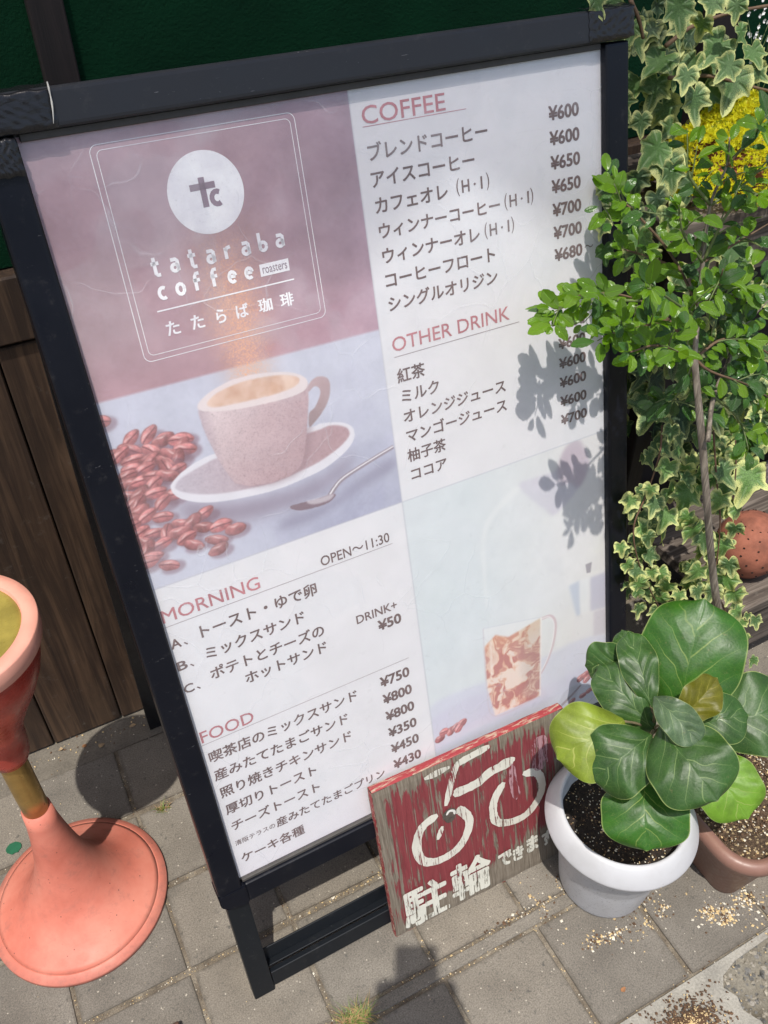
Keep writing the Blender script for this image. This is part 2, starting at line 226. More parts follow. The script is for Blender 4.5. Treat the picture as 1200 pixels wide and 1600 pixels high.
def smooth_line(pts, m=6):
    P = [Vector(p) for p in pts]
    P = [P[0] * 2 - P[1]] + P + [P[-1] * 2 - P[-2]]
    out = []
    for i in range(1, len(P) - 2):
        for k in range(m):
            t = k / m
            a, b, c, d = P[i - 1], P[i], P[i + 1], P[i + 2]
            out.append(.5 * ((2 * b) + (c - a) * t + (2 * a - 5 * b + 4 * c - d) * t * t + (3 * b - a - 3 * c + d) * t ** 3))
    out.append(P[-2])
    return out
def tube(name, pts, r0, r1, mat, parent, m=6, n=7, **k):
    L = smooth_line(pts, m)
    rr = [r0 + (r1 - r0) * i / (len(L) - 1) for i in range(len(L))]
    rr = [r * (1 + rnd.uniform(-.08, .08)) for r in rr]
    vs, fs = tube_geo(L, rr, n)
    return mesh(name, vs, fs, mat, parent, True, **k)

# ------------------------------------------------------------------ the leaning plane of the sign
LEAN = 0.24862
UL = Vector((0, math.sin(LEAN), math.cos(LEAN)))
NL = Vector((0, -math.cos(LEAN), math.sin(LEAN)))
PB, PH, PW = 0.26826, 1.03, 0.69550       # bottom of the poster along the slope, height, width
def PF(p):
    return Vector((p[0], 0, 0)) + UL * p[2] + NL * p[1]      # p = (u, off, v)

# ------------------------------------------------------------------ materials
def mat_tile():
    N = NT('paver_stone')
    v = N.coord('Object')
    ri = N.n('ShaderNodeObjectInfo').outputs['Random']
    ofs = N.n('ShaderNodeVectorMath', {0: v, 1: N.n('ShaderNodeCombineXYZ', {0: N.math('MULTIPLY', ri, 37.), 1: N.math('MULTIPLY', ri, 11.)}).outputs[0]}, operation='ADD').outputs[0]
    big = N.noise(ofs, 9, 5, .6)
    fine = N.noise(ofs, 420, 3, .7)
    mid = N.noise(ofs, 90, 4, .6)
    col = N.ramp(big, [(.25, (.132, .119, .101)), (.5, (.178, .162, .138)), (.78, (.225, .206, .178))])
    tint = N.ramp(ri, [(0, (.86, .85, .84)), (.5, (1., .99, .97)), (1, (1.1, 1.06, 1.0))])
    col = N.mix(1, col, tint, 'MULTIPLY')
    col = N.mix(.8, col, N.ramp(fine, [(.3, (.45, .45, .45)), (.5, (1, 1, 1)), (.72, (1.6, 1.57, 1.5))]), 'MULTIPLY')
    col = N.mix(N.step(mid, .58, .75), col, (.085, .08, .07))
    sp = N.voro(ofs, 160)
    sel = N.n('ShaderNodeTexWhiteNoise', {'Vector': N.voro(ofs, 160, 'F1', 1)}).outputs[0]
    spk = N.math('MULTIPLY', N.math('LESS_THAN', sp, .22), N.math('GREATER_THAN', sel, .93))
    col = N.mix(spk, col, (.42, .38, .31))
    stn = N.step(N.noise(ofs, 14, 6, .7, 1.2), .60, .72)
    col = N.mix(N.math('MULTIPLY', stn, .55), col, (.10, .085, .065))
    sc = N.coord('Object', (60, 7, 1))
    scr = N.step(N.noise(sc, 1.0, 2, .5, 2.), .70, .74)
    col = N.mix(N.math('MULTIPLY', scr, .25), col, (.36, .33, .29))
    ge = N.n('ShaderNodeSeparateXYZ', {0: N.n('ShaderNodeTexCoord').outputs['Generated']})
    ex = N.math('ABSOLUTE', N.math('SUBTRACT', ge.outputs[0], .5)); ey = N.math('ABSOLUTE', N.math('SUBTRACT', ge.outputs[1], .5))
    ee = N.math('ADD', N.math('MAXIMUM', ex, ey), N.math('MULTIPLY', N.math('SUBTRACT', mid, .5), .10))
    col = N.mix(N.math('MULTIPLY', N.step(ee, .455, .505), .55), col, (.085, .072, .055))
    st2 = N.step(N.noise(ofs, 5, 4, .6, .8), .52, .70)
    col = N.mix(N.math('MULTIPLY', st2, .30), col, (.105, .095, .08))
    h = N.math('ADD', N.math('MULTIPLY', fine, .6), N.math('MULTIPLY', mid, .8))
    return N.done(N.pbr(Base_Color=col, Roughness=.88, Normal=N.bump(h, .35, .0016)))
def mat_mortar():
    N = NT('sandy_mortar')
    v = N.coord('Object')
    a = N.noise(v, 22, 6, .65); b = N.noise(v, 500, 3, .7)
    col = N.ramp(a, [(.3, (.085, .068, .05)), (.5, (.165, .138, .104)), (.7, (.27, .24, .19))])
    col = N.mix(.8, col, N.ramp(b, [(.3, (.45, .42, .38)), (.5, (1, 1, 1)), (.7, (1.5, 1.45, 1.3))]), 'MULTIPLY')
    return N.done(N.pbr(Base_Color=col, Roughness=.95, Normal=N.bump(b, .6, .003)))
def mat_cement(c=(.33, .315, .275)):
    N = NT('pale_cement')
    v = N.coord('Object')
    a = N.noise(v, 16, 6, .6); b = N.noise(v, 260, 4, .7)
    col = N.mix(1, N.ramp(a, [(.3, tuple(x * .72 for x in c)), (.6, c)]), N.ramp(b, [(.3, .7), (.6, 1.12)]), 'MULTIPLY')
    return N.done(N.pbr(Base_Color=col, Roughness=.9, Normal=N.bump(b, .5, .003)))
def mat_road():
    N = NT('weathered_aggregate')
    v = N.coord('Object')
    a = N.noise(v, 7, 6, .65); b = N.noise(v, 300, 4, .7)
    st = N.voro(v, 75)
    stc = N.n('ShaderNodeTexWhiteNoise', {'Vector': N.voro(v, 75, 'F1', 1)}).outputs[0]
    col = N.ramp(a, [(.35, (.10, .085, .06)), (.6, (.21, .19, .15))])
    col = N.mix(N.step(st, .36, .26), col, N.ramp(stc, [(0, (.09, .09, .085)), (.6, (.19, .18, .165)), (1, (.34, .31, .26))]))
    col = N.mix(1, col, N.ramp(b, [(.3, .7), (.6, 1.15)]), 'MULTIPLY')
    return N.done(N.pbr(Base_Color=col, Roughness=.92, Normal=N.bump(N.math('ADD', N.math('MULTIPLY', st, -1.), N.math('MULTIPLY', b, .4)), .6, .004)))
def mat_plain(name, c, rough=.6, var=.15, scale=40, bump=.1, metal=0., **k):
    N = NT(name)
    v = N.coord('Object')
    a = N.noise(v, scale, 5, .6)
    f = N.noise(v, scale * 7, 3, .6)
    col = N.mix(N.step(a, .3, .7), tuple(x * (1 - var) for x in c), tuple(min(1, x * (1 + var)) for x in c))
    return N.done(N.pbr(Base_Color=col, Roughness=N.ramp(f, [(.3, max(.02, rough - .08)), (.7, min(1, rough + .08))]), Metallic=metal, Normal=N.bump(f, bump, .002), **k))
def mat_wood(name, dark, light, axis=2, grain=55, worn=.0, rough=.75):
    N = NT(name)
    ri = N.n('ShaderNodeObjectInfo').outputs['Random']
    sc = [grain, grain, grain]; sc[axis] = grain * .045
    v0 = N.n('ShaderNodeTexCoord').outputs['Object']
    v1 = N.n('ShaderNodeVectorMath', {0: v0, 1: N.n('ShaderNodeCombineXYZ', {0: N.math('MULTIPLY', ri, 9.), 1: N.math('MULTIPLY', ri, 5.), 2: N.math('MULTIPLY', ri, 7.)}).outputs[0]}, operation='ADD').outputs[0]
    v = N.n('ShaderNodeMapping', {'Vector': v1, 'Scale': sc}).outputs[0]
    g = N.noise(v, 1.0, 6, .65, 1.1)
    big = N.noise(v1, 5, 4, .6)
    col = N.ramp(g, [(.28, tuple(x * .55 for x in dark)), (.46, dark), (.62, light), (.8, tuple(min(1, x * 1.25) for x in light))])
    col = N.mix(1, col, N.ramp(big, [(.3, .7), (.7, 1.2)]), 'MULTIPLY')
    col = N.mix(1, col, N.ramp(ri, [(0, .8), (1, 1.15)]), 'MULTIPLY')
    if worn:
        w_ = N.step(N.noise(v1, 30, 5, .7), .6, .72)
        col = N.mix(N.math('MULTIPLY', w_, worn), col, (.22, .2, .17))
    return N.done(N.pbr(Base_Color=col, Roughness=rough, Normal=N.bump(g, .5, .0025)))
def mat_green():
    N = NT('green_stucco')
    v = N.coord('Object')
    a = N.noise(v, 260, 4, .7); b = N.noise(v, 6, 5, .6)
    col = N.ramp(b, [(.3, (.0012, .022, .0085)), (.7, (.0022, .036, .0135))])
    return N.done(N.pbr(Base_Color=col, Roughness=.85, Specular_IOR_Level=.12, Normal=N.bump(a, .8, .004)))
def mat_black_metal(name='black_powder_coat', c=(.0035, .0045, .009), rough=.33):
    N = NT(name)
    v = N.coord('Object')
    a = N.noise(v, 12, 5, .6)
    sc = N.noise(N.coord('Object', (40, 40, 260)), 1., 3, .6, 3.)
    dust = N.step(N.noise(v, 55, 6, .75), .56, .74)
    col = N.mix(N.math('MULTIPLY', dust, .09), c, (.17, .16, .15))
    col = N.mix(N.math('MULTIPLY', N.step(sc, .735, .745), .5), col, (.35, .35, .36))
    return N.done(N.pbr(Base_Color=col, Specular_IOR_Level=.32, Roughness=N.ramp(a, [(.3, rough - .07), (.7, rough + .14)]), Normal=N.bump(N.noise(v, 900, 2, .5), .06, .001)))
def mat_tape():
    N = NT('wrinkled_black_tape')
    v = N.coord('Object', (20, 20, 34))
    w_ = N.noise(v, 1.4, 5, .6, 1.6)
    r = N.math('ABSOLUTE', N.math('SUBTRACT', w_, .5))
    return N.done(N.pbr(Base_Color=(.013, .013, .015), Roughness=.27, Normal=N.bump(N.math('ADD', r, N.math('MULTIPLY', w_, .5)), .28, .004)))
def leaf_shader(N, col, nrm, rough, trans, tcol=None, spec=.5, coat=0):
    b = N.pbr(Base_Color=col, Roughness=rough, Normal=nrm, Specular_IOR_Level=spec, Coat_Weight=coat, Coat_Roughness=.12)
    if tcol is None:
        tcol = N.mix(1, col, (1.7, 1.9, .6), 'MULTIPLY')
    t = N.n('ShaderNodeBsdfTranslucent', {'Color': tcol, 'Normal': nrm}).outputs[0]
    return N.n('ShaderNodeMixShader', {0: trans, 1: b, 2: t}).outputs[0]
def mat_fig(name, base, back, vein, trans=.18, young=False):
    N = NT(name)
    uv = N.n('ShaderNodeTexCoord').outputs['UV']
    sx = N.n('ShaderNodeSeparateXYZ', {0: uv})
    s0 = N.math('SUBTRACT', N.math('MULTIPLY', sx.outputs[0], 2.), 1.)
    ri = N.n('ShaderNodeObjectInfo').outputs['Random']
    wob = N.math('MULTIPLY', N.math('SUBTRACT', N.noise(N.n('ShaderNodeVectorMath', {0: uv, 1: N.n('ShaderNodeCombineXYZ', {2: N.math('MULTIPLY', ri, 20.)}).outputs[0]}, operation='ADD').outputs[0], 3.2, 2, .5), .5), .16)
    s1 = N.math('ADD', s0, wob)
    a = N.math('ABSOLUTE', s1)
    t = N.math('ADD', sx.outputs[1], wob)
    side = N.math('GREATER_THAN', s1, 0.)
    d = N.math('MULTIPLY', a, 1.15)                                   # midrib
    d = N.math('ADD', d, N.math('MULTIPLY', N.step(sx.outputs[1], .0, 1.), .012))
    for tk, c in ((.06, .46), (.30, .40), (.53, .34), (.74, .26)):
        tt = N.math('ADD', N.math('MULTIPLY', side, .05), tk)
        curve = N.math('ADD', tt, N.math('SUBTRACT', N.math('MULTIPLY', a, c + .16), N.math('MULTIPLY', N.math('MULTIPLY', a, a), .16)))
        dk = N.math('ABSOLUTE', N.math('SUBTRACT', t, curve))
        dk = N.math('ADD', dk, N.math('MULTIPLY', a, .012))
        d = N.math('MINIMUM', d, dk)
    vn = N.step(d, .014, .004)
    vo = N.coord('Object')
    blotch = N.noise(vo, 26, 4, .6)
    net = N.voro(vo, 170, 'DISTANCE_TO_EDGE')
    col = N.mix(N.step(blotch, .35, .7), base, tuple(x * 1.55 for x in base))
    col = N.mix(N.math('MULTIPLY', N.step(d, .09, .02), .22), col, tuple(x * 1.7 for x in base))
    col = N.mix(N.math('MULTIPLY', N.step(net, .03, .0), .22), col, vein)
    col = N.mix(N.math('MULTIPLY', vn, N.ramp(N.noise(vo, 30, 3, .5), [(.35, .35), (.65, .78)])), col, vein)
    e = N.math('MAXIMUM', N.step(N.math('ABSOLUTE', s0), .965, .995), N.step(sx.outputs[1], .985, .997))
    col = N.mix(N.math('MULTIPLY', e, .7), col, (.30, .36, .12))
    spot = N.step(N.noise(vo, 110, 4, .6), .66, .72)
    col = N.mix(N.math('MULTIPLY', spot, .45), col, (.16, .16, .06))
    geo = N.n('ShaderNodeNewGeometry').outputs['Backfacing']
    col = N.mix(geo, col, back)
    h = N.math('ADD', N.math('MULTIPLY', N.step(d, 0., .12), .9), N.math('MULTIPLY', blotch, .6))
    nrm = N.bump(h, .20, .004)
    nrm = N.bump(net, .12, .002, nrm)
    rough = N.ramp(N.noise(vo, 45, 4, .6), [(.3, .38), (.7, .55)])
    return N.done(leaf_shader(N, col, nrm, rough, trans, spec=.45))
def mat_ivy(name, green, cream, amount=.30):
    N = NT(name)
    uv = N.n('ShaderNodeTexCoord').outputs['UV']
    sx = N.n('ShaderNodeSeparateXYZ', {0: uv})
    ri = N.n('ShaderNodeObjectInfo').outputs['Random']
    vo = N.coord('Object')
    vv = N.n('ShaderNodeVectorMath', {0: vo, 1: N.n('ShaderNodeCombineXYZ', {0: N.math('MULTIPLY', ri, 3.)}).outputs[0]}, operation='ADD').outputs[0]
    nz = N.noise(vv, 70, 4, .65)
    thr = N.math('ADD', N.math('SUBTRACT', 1 - amount, N.math('MULTIPLY', N.math('SUBTRACT', nz, .5), 1.5)), N.math('MULTIPLY', N.math('SUBTRACT', ri, .5), .25))
    m = N.step(N.math('SUBTRACT', sx.outputs[0], thr), -.015, .03)
    g2 = N.mix(N.step(N.noise(vv, 38, 3, .5), .42, .6), green, tuple(x * 1.9 + .01 for x in green))
    g2 = N.mix(N.math('MULTIPLY', N.step(ri, .6, 1.), .5), g2, (.09, .20, .04))
    col = N.mix(m, g2, cream)
    vein = N.step(sx.outputs[1], .05, .015)
    col = N.mix(N.math('MULTIPLY', vein, .35), col, (.30, .40, .22))
    nrm = N.bump(N.math('ADD', N.math('MULTIPLY', vein, -.5), N.math('MULTIPLY', nz, .5)), .5, .003)
    return N.done(leaf_shader(N, col, nrm, .42, .20, spec=.4))
def mat_gloss_leaf(name, c, tr=.25):
    N = NT(name)
    uv = N.n('ShaderNodeTexCoord').outputs['UV']
    sx = N.n('ShaderNodeSeparateXYZ', {0: uv})
    a = N.math('ABSOLUTE', N.math('SUBTRACT', N.math('MULTIPLY', sx.outputs[0], 2.), 1.))
    ri = N.n('ShaderNodeObjectInfo').outputs['Random']
    vo = N.coord('Object')
    col = N.mix(ri, c, tuple(x * y for x, y in zip(c, (1.75, 1.5, 1.1))))
    col = N.mix(N.math('MULTIPLY', N.step(a, .10, .02), .55), col, tuple(min(1, x * 2.2) for x in c))
    side = N.math('ABSOLUTE', N.math('SINE', N.math('MULTIPLY', N.math('SUBTRACT', sx.outputs[1], N.math('MULTIPLY', a, .25)), 24.)))
    nrm = N.bump(N.math('ADD', N.math('MULTIPLY', side, .25), N.math('ADD', N.noise(vo, 120, 3, .5), N.step(a, 0., .16))), .5, .0022)
    return N.done(leaf_shader(N, col, nrm, .27, tr, spec=.55, coat=.12))

M_TILE, M_MORTAR, M_CEM, M_ROAD = mat_tile(), mat_mortar(), mat_cement(), mat_road()
M_GREEN = mat_green()
M_PLANK = mat_wood('dark_stained_plank', (.044, .025, .0140), (.090, .053, .029), worn=.22)
M_BATTEN = mat_wood('dark_batten_wood', (.009, .0055, .005), (.016, .010, .009))
M_OLD = mat_wood('weathered_shelf_wood', (.085, .066, .052), (.20, .165, .135), axis=0, grain=70, worn=.3, rough=.85)
M_OLDV = mat_wood('weathered_leg_wood', (.075, .055, .042), (.17, .135, .105), axis=2, grain=70, worn=.3, rough=.85)
M_BLACK = mat_black_metal()
M_BLACK2 = mat_black_metal('black_leg_metal', (.007, .009, .012), .42)
M_TOPR = mat_black_metal('sky_sheen_black_rail', (.024, .026, .031), .34)  # lighter base colour paints the sky's reflection on the top rail
M_GASKET = mat_plain('grey_gasket', (.06, .055, .05), .6)
M_TAPE = mat_tape()
def mat_coral():
    N = NT('faded_coral_plastic')
    v = N.coord('Object')
    a = N.noise(v, 7, 5, .65); b = N.noise(v, 45, 5, .7); z = N.n('ShaderNodeSeparateXYZ', {0: v}).outputs[2]
    col = N.ramp(a, [(.3, (.50, .135, .09)), (.5, (.62, .195, .135)), (.72, (.68, .265, .19))])
    g_ = N.math('MULTIPLY', N.step(b, .5, .78), .42)
    col = N.mix(g_, col, (.30, .13, .10))
    rim = N.math('MULTIPLY', N.step(z, .020, .012), N.ramp(b, [(.35, .15), (.65, .6)]))
    col = N.mix(rim, col, (.33, .13, .10))
    sc = N.step(N.noise(N.coord('Object', (22, 60, 40)), 2., 4, .65, 2.), .69, .71)
    col = N.mix(N.math('MULTIPLY', sc, .55), col, (.30, .10, .07))
    pt = N.math('LESS_THAN', N.voro(v, 62), .07)
    col = N.mix(N.math('MULTIPLY', pt, .8), col, (.10, .04, .03))
    return N.done(N.pbr(Base_Color=col, Roughness=N.ramp(b, [(.3, .42), (.7, .68)]), Normal=N.bump(N.noise(v, 160, 4, .6), .10, .002)))
M_CORAL = mat_coral()
M_RED = mat_plain('red_glossy_plastic', (.42, .052, .034), .28, .28, 14, .04)
M_PINKRIM = mat_plain('sun_bleached_pink_plastic', (.78, .36, .27), .5, .08, 20, .05)
M_OLIVE = mat_plain('olive_plate', (.30, .24, .055), .32, .22, 25, .05)
M_BRASS = mat_plain('worn_brass', (.46, .30, .10), .34, .25, 14, .05, metal=.8)
M_POTW = None
M_BROWNP = mat_plain('brown_plastic', (.235, .125, .095), .42, .06, 20, .05)
M_TERRA = mat_plain('terracotta', (.27, .095, .058), .85, .3, 30, .25)
M_DOT = mat_plain('dark_hole', (.02, .012, .01), .9)
M_BARK = mat_wood('grey_bark', (.16, .13, .10), (.33, .28, .22), axis=2, grain=160)
M_TWIG = mat_plain('brown_twig', (.13, .08, .045), .7, .2, 60, .3)
M_GTWIG = mat_plain('green_twig', (.12, .16, .05), .6, .2, 60, .2)
M_FIGSTEM = mat_plain('fig_stem', (.16, .13, .07), .75, .2, 60, .4)

# ------------------------------------------------------------------ the ground
box('ground', -30, 30, -30, 12, -.30, -.010, M_MORTAR, kind='structure')
box('road', -20, 20, -18, -.312, -.2, -.004, M_ROAD, kind='structure')
pave = thing('pavement', None, None, kind='structure')
box('mortar_bed', -3.2, 3.4, -.312, .70, -.05, -.0036, M_MORTAR, pave)
box('paver_strip', -3.2, 3.4, -.1180, -.0975, -.02, -.0004, M_TILE, pave, bev=.0012, xf=lambda p: Vector((p.x, p.y - .012 * (p.x - .3), p.z)))
def tile_mesh(w, d, seed):
    rr = random.Random(seed)
    bm = box_bm(-w / 2, w / 2, -d / 2, d / 2, -.03, 0, .0022, 2)
    for v in bm.verts:
        v.co.x += rr.uniform(-.0004, .0004); v.co.y += rr.uniform(-.0004, .0004)
        v.co.z += rr.uniform(-.0003, .0003)
    me = bpy.data.meshes.new('paver'); bm.to_mesh(me); bm.free()
    me.materials.append(M_TILE)
    return me
rows = [(-.308, -.122), (-.094, .082), (.088, .243), (.249, .408), (.414, .572)]
for y0, y1 in rows:
    ms = [tile_mesh(.1745, y1 - y0 - .0050, int(y0 * 999) + k) for k in range(3)]
    for i in range(-14, 16):
        x = .255 + .182 * i + .091
        if y0 < -.2: x += .002
        frommesh('paver', ms[i % 3], Matrix.Translation((x + rnd.uniform(-.0012, .0012), (y0 + y1) / 2 - .012 * (x - .3), rnd.uniform(-.0012, .0006))) @ Matrix.Rotation(rnd.uniform(-.006, .006) - .010, 4, 'Z'), pave)
box('earth_strip', -3.2, 3.4, .5745, .70, -.02, -.0012, mat_cement((.17, .15, .12)), pave)

# ------------------------------------------------------------------ wall, added shade sheet
wall = thing('shop_wall', 'dark green stucco shop wall above brown timber boarding behind the menu board', 'wall', (0, .645, 0))
for i, (a, b) in enumerate([(-3.2, -1.0), (-.957, .087), (.13, 1.21), (1.29, 3.4)]):
    box('green_panel', a, b, .662, .70, .995, 5.3, M_GREEN, wall)
for a, b in [(-1.0, -.957), (.087, .13), (1.21, 1.29)]:
    box('batten', a, b, .645, .69, .996, 5.3, M_BATTEN, wall, bev=.002)
x = -3.2
while x < 3.3:
    nx = min(x + rnd.choice([1.3, 1.6]), 3.4)
    box('rail', x + .001, nx - .001, .636, .68, .893, .992, M_PLANK, wall, bev=.003)
    x = nx
x = -.213 - .1395 * 20
for i in range(46):
    me_ = box('plank', x + .0014, x + .1382, .645 + rnd.uniform(0, .0035), .68, .004, .884, M_PLANK, wall, bev=.0022)
    x += .1395
box('wall_core', -3.2, 3.4, .7005, .9, 0, 5.3, M_BATTEN, wall)
# unseen sheet added overhead to shade the wall and the board's top
N = NT('translucent_shade_sheet')
N_ = N.done(N.n('ShaderNodeMixShader', {0: .25, 1: N.n('ShaderNodeBsdfTransparent', {'Color': (.62, .60, .60)}).outputs[0], 2: N.n('ShaderNodeBsdfTranslucent', {'Color': (.6, .6, .6)}).outputs[0]}).outputs[0])
sun_shade = thing('added_sun_shade', 'added translucent sheet, unseen high above the pavement, shading the menu board', 'sun shade', (0, .645, 5.4))
bm = bmesh.new()
edge = [(-8, -1.10), (-1.4, -1.16), (-.91, -1.172), (-.63, -1.205), (-.46, -1.16), (-.32, -1.225), (-.17, -1.19), (-.02, -1.02), (.3, -1.0), (8, -.98)]
top = [bm.verts.new((a, b, 5.4)) for a, b in edge] + [bm.verts.new((8, .9, 5.4)), bm.verts.new((-8, .9, 5.4))]
f = bm.faces.new(top)
bm_out('shade_sheet', bm, N_, sun_shade)

# ------------------------------------------------------------------ the printed poster (numpy raster in sign coordinates)
RW, RH = 1090, 1612
U1, V0, V1 = PW, PB, PB + PH
cv = np.zeros((RH, RW, 3), dtype=np.float32)
UU, VV = np.meshgrid((np.arange(RW) + .5) / RW * U1, V0 + (np.arange(RH) + .5) / RH * (V1 - V0))
def blur(a, px):
    px = float(px)
    if px < .5: return a
    k = int(px * 3) | 1
    x = np.arange(-k, k + 1); g = np.exp(-x * x / (2 * px * px)); g /= g.sum()
    for ax in (0, 1):
        p = [(0, 0)] * a.ndim; p[ax] = (k, k)
        b = np.pad(a, p, mode='edge')
        n = a.shape[ax]
        a = sum(g[i] * (b[i:i + n] if ax == 0 else b[:, i:i + n]) for i in range(2 * k + 1))
    return a
def fnoise(cell, seed, octv=3):
    rs = np.random.RandomState(seed); out = np.zeros((RH, RW), np.float32); amp = 1; tot = 0
    for o in range(octv):
        h, w_ = max(2, int(RH / cell)) + 2, max(2, int(RW / cell)) + 2
        g = rs.rand(h, w_).astype(np.float32)
        yy = np.linspace(0, h - 2.001, RH); xx = np.linspace(0, w_ - 2.001, RW)
        yi, xi = yy.astype(int), xx.astype(int); fy, fx = (yy - yi)[:, None], (xx - xi)[None]
        fy = fy * fy * (3 - 2 * fy); fx = fx * fx * (3 - 2 * fx)
        v = g[yi][:, xi] * (1 - fy) * (1 - fx) + g[yi + 1][:, xi] * fy * (1 - fx) + g[yi][:, xi + 1] * (1 - fy) * fx + g[yi + 1][:, xi + 1] * fy * fx
        out += amp * v; tot += amp; amp *= .55; cell /= 2.1
    return out / tot
def spl(pts, m=8, closed=True):
    P = np.array(pts); n = len(P); out = []
    for i in range(n if closed else n - 1):
        if closed: a, b, c, d = P[i - 1], P[i], P[(i + 1) % n], P[(i + 2) % n]
        else: a, b, c, d = P[max(i - 1, 0)], P[i], P[i + 1], P[min(i + 2, n - 1)]
        for k in range(m):
            t = k / m
            out.append(.5 * ((2 * b) + (c - a) * t + (2 * a - 5 * b + 4 * c - d) * t * t + (3 * b - a - 3 * c + d) * t ** 3))
    if not closed: out.append(P[-1])
    return np.array(out)
def mask(poly, soft=.6):
    poly = np.array(poly); m = np.zeros((RH, RW), np.float32); pad = int(soft * 4) + 3
    x0 = max(0, int(poly[:, 0].min() / U1 * RW) - pad); x1 = min(RW, int(poly[:, 0].max() / U1 * RW) + pad + 1)
    y0 = max(0, int((poly[:, 1].min() - V0) / (V1 - V0) * RH) - pad); y1 = min(RH, int((poly[:, 1].max() - V0) / (V1 - V0) * RH) + pad + 1)
    if x1 <= x0 or y1 <= y0: return m
    X, Y = UU[y0:y1, x0:x1], VV[y0:y1, x0:x1]
    ins = np.zeros(X.shape, bool); q = np.roll(poly, 1, 0)
    for (ax, ay), (bx, by) in zip(poly, q):
        if ay == by: continue
        c = ((ay > Y) != (by > Y)) & (X < (bx - ax) * (Y - ay) / (by - ay) + ax)
        ins ^= c
    m[y0:y1, x0:x1] = blur(ins.astype(np.float32), soft)
    return m
def lerp(a, b, t): return a + (b - a) * t
def paint(m, col, clip=None):
    global cv
    if clip is not None: m = m * clip
    col = np.array(col, np.float32)
    ys, xs = np.where(m > .002)
    if len(ys) == 0: return
    s_ = (slice(ys.min(), ys.max() + 1), slice(xs.min(), xs.max() + 1))
    c = col[s_] if col.ndim == 3 else col
    mm = m[s_][..., None]
    cv[s_] = cv[s_] * (1 - mm) + c * mm
def stroke(pts, w, closed=False):
    P = spl(pts, 6, closed); d = np.gradient(P, axis=0); n = np.stack([-d[:, 1], d[:, 0]], 1); n /= np.linalg.norm(n, axis=1)[:, None] + 1e-9
    w = np.linspace(w[0], w[1], len(P))[:, None] if isinstance(w, tuple) else w
    return np.concatenate([P + n * w / 2, (P - n * w / 2)[::-1]])
S = D['S']
PAPER = np.array((.90, .90, .925), np.float32)
cv[:] = PAPER
n1, n2, n3 = fnoise(160, 1), fnoise(38, 2), fnoise(5, 3, 2)
cv *= (1 + (n1 - .5)[..., None] * .05 + (n2 - .5)[..., None] * .03)
MID, SPLIT = .3495, .785
c1 = np.clip((MID - UU) / .0008, 0, 1) * np.clip((VV - SPLIT) / .0008, 0, 1)
c2 = np.clip((UU - MID) / .0008, 0, 1) * np.clip((SPLIT - VV) / .0008, 0, 1)
mauve = np.array((.70, .57, .615)) + (n1 - .5)[..., None] * np.array((.16, .14, .16)) + (n2 - .5)[..., None] * .10 + (n3 - .5)[..., None] * .03
mauve += np.clip((UU - .2) / .3, 0, 1)[..., None] * np.array((-.04, .0, .05))
mauve += np.clip((1.10 - VV) / .15, 0, 1)[..., None] * np.array((.06, -.03, -.02))  # pinker lower down: sunlit tone painted into the print
paint(c1, mauve)
hz = S['horizon']; hv = hz[0][1] + (UU - hz[0][0]) / (hz[1][0] - hz[0][0]) * (hz[1][1] - hz[0][1])
tb = np.array((.80, .81, .885)) + (n2 - .5)[..., None] * .07 + (n1 - .5)[..., None] * .06 + (n3 - .5)[..., None] * .03
tb += np.clip((.95 - VV) / .17, 0, 1)[..., None] * np.array((-.13, -.13, -.10)) * np.clip((UU - .08) / .2, 0, 1)[..., None]
paint(np.clip((hv - VV) / .0035, 0, 1) * c1, tb)
# steam of golden dust
dc = .178 + (VV - 1.0) * -.02
wd = .022 + .02 * np.clip((VV - 1.0) / .2, 0, 1)
dm = np.exp(-((UU - dc) / wd) ** 2) * np.clip((VV - .985) / .02, 0, 1) * np.clip((1.205 - VV) / .12, 0, 1)
gr = (nrs.rand(RH, RW) ** 3).astype(np.float32)
paint(np.clip(dm * .35, 0, .5), (.86, .66, .58), c1)
paint(np.clip(dm * blur(gr, .6) * 1.9, 0, 1), (.97, .72, .56), c1)
paint(mask(spl(S['saucer_sh']), 14) * .75, (.52, .45, .53), c1)
paint(mask(spl(S['spoon_sh']), 9) * .6, (.52, .50, .60), c1)
BN = fnoise(9, 77, 3)
def bean(x, y, rx, ry, ang, k, clip):
    ca, sa = math.cos(ang), math.sin(ang)
    t = np.linspace(0, 2 * np.pi, 26)[:-1]
    ex, ey = rx * np.cos(t) * (1 + .05 * np.sin(3 * t + k * 9)), ry * np.sin(t) * (1 + .12 * np.cos(t + k * 6) + .05 * np.sin(4 * t + k * 17))
    P = np.stack([x + ex * ca - ey * sa, y + ex * sa + ey * ca], 1)
    m = mask(P, .8)
    lx = ((UU - x) * ca + (VV - y) * sa) / rx; ly = (-(UU - x) * sa + (VV - y) * ca) / ry
    base = np.array((.83, .535, .54)) * (.88 + .20 * k)
    shade = np.clip(.5 + .42 * ly - .12 * lx, 0, 1)[..., None]
    col = lerp(base * np.array((.66, .55, .58)), base * np.array((1.12, 1.17, 1.16)), shade)
    cr = np.exp(-((ly - .12 * np.sin(lx * 2.2 + k * 3)) / .11) ** 2) * (np.abs(lx) < .93)
    wr_ = np.clip((BN - .5) * 3.2, -1, 1)
    col = col * (1 + .16 * wr_[..., None])
    if k > .3: col = lerp(col, np.array((.47, .26, .28)), (cr * .85)[..., None])
    hl = np.exp(-((lx + .15 + .3 * (k - .5)) / .42) ** 2 - ((ly - .45 + .12 * np.sin(lx * 5 + k * 8)) / .17) ** 2)
    col = lerp(col, np.array((.96, .83, .83)), (hl * .75)[..., None])
    col = lerp(col, base * .62, (np.clip(lx * lx + ly * ly - .72, 0, .28) * 2.2)[..., None])
    paint(m, col, clip)
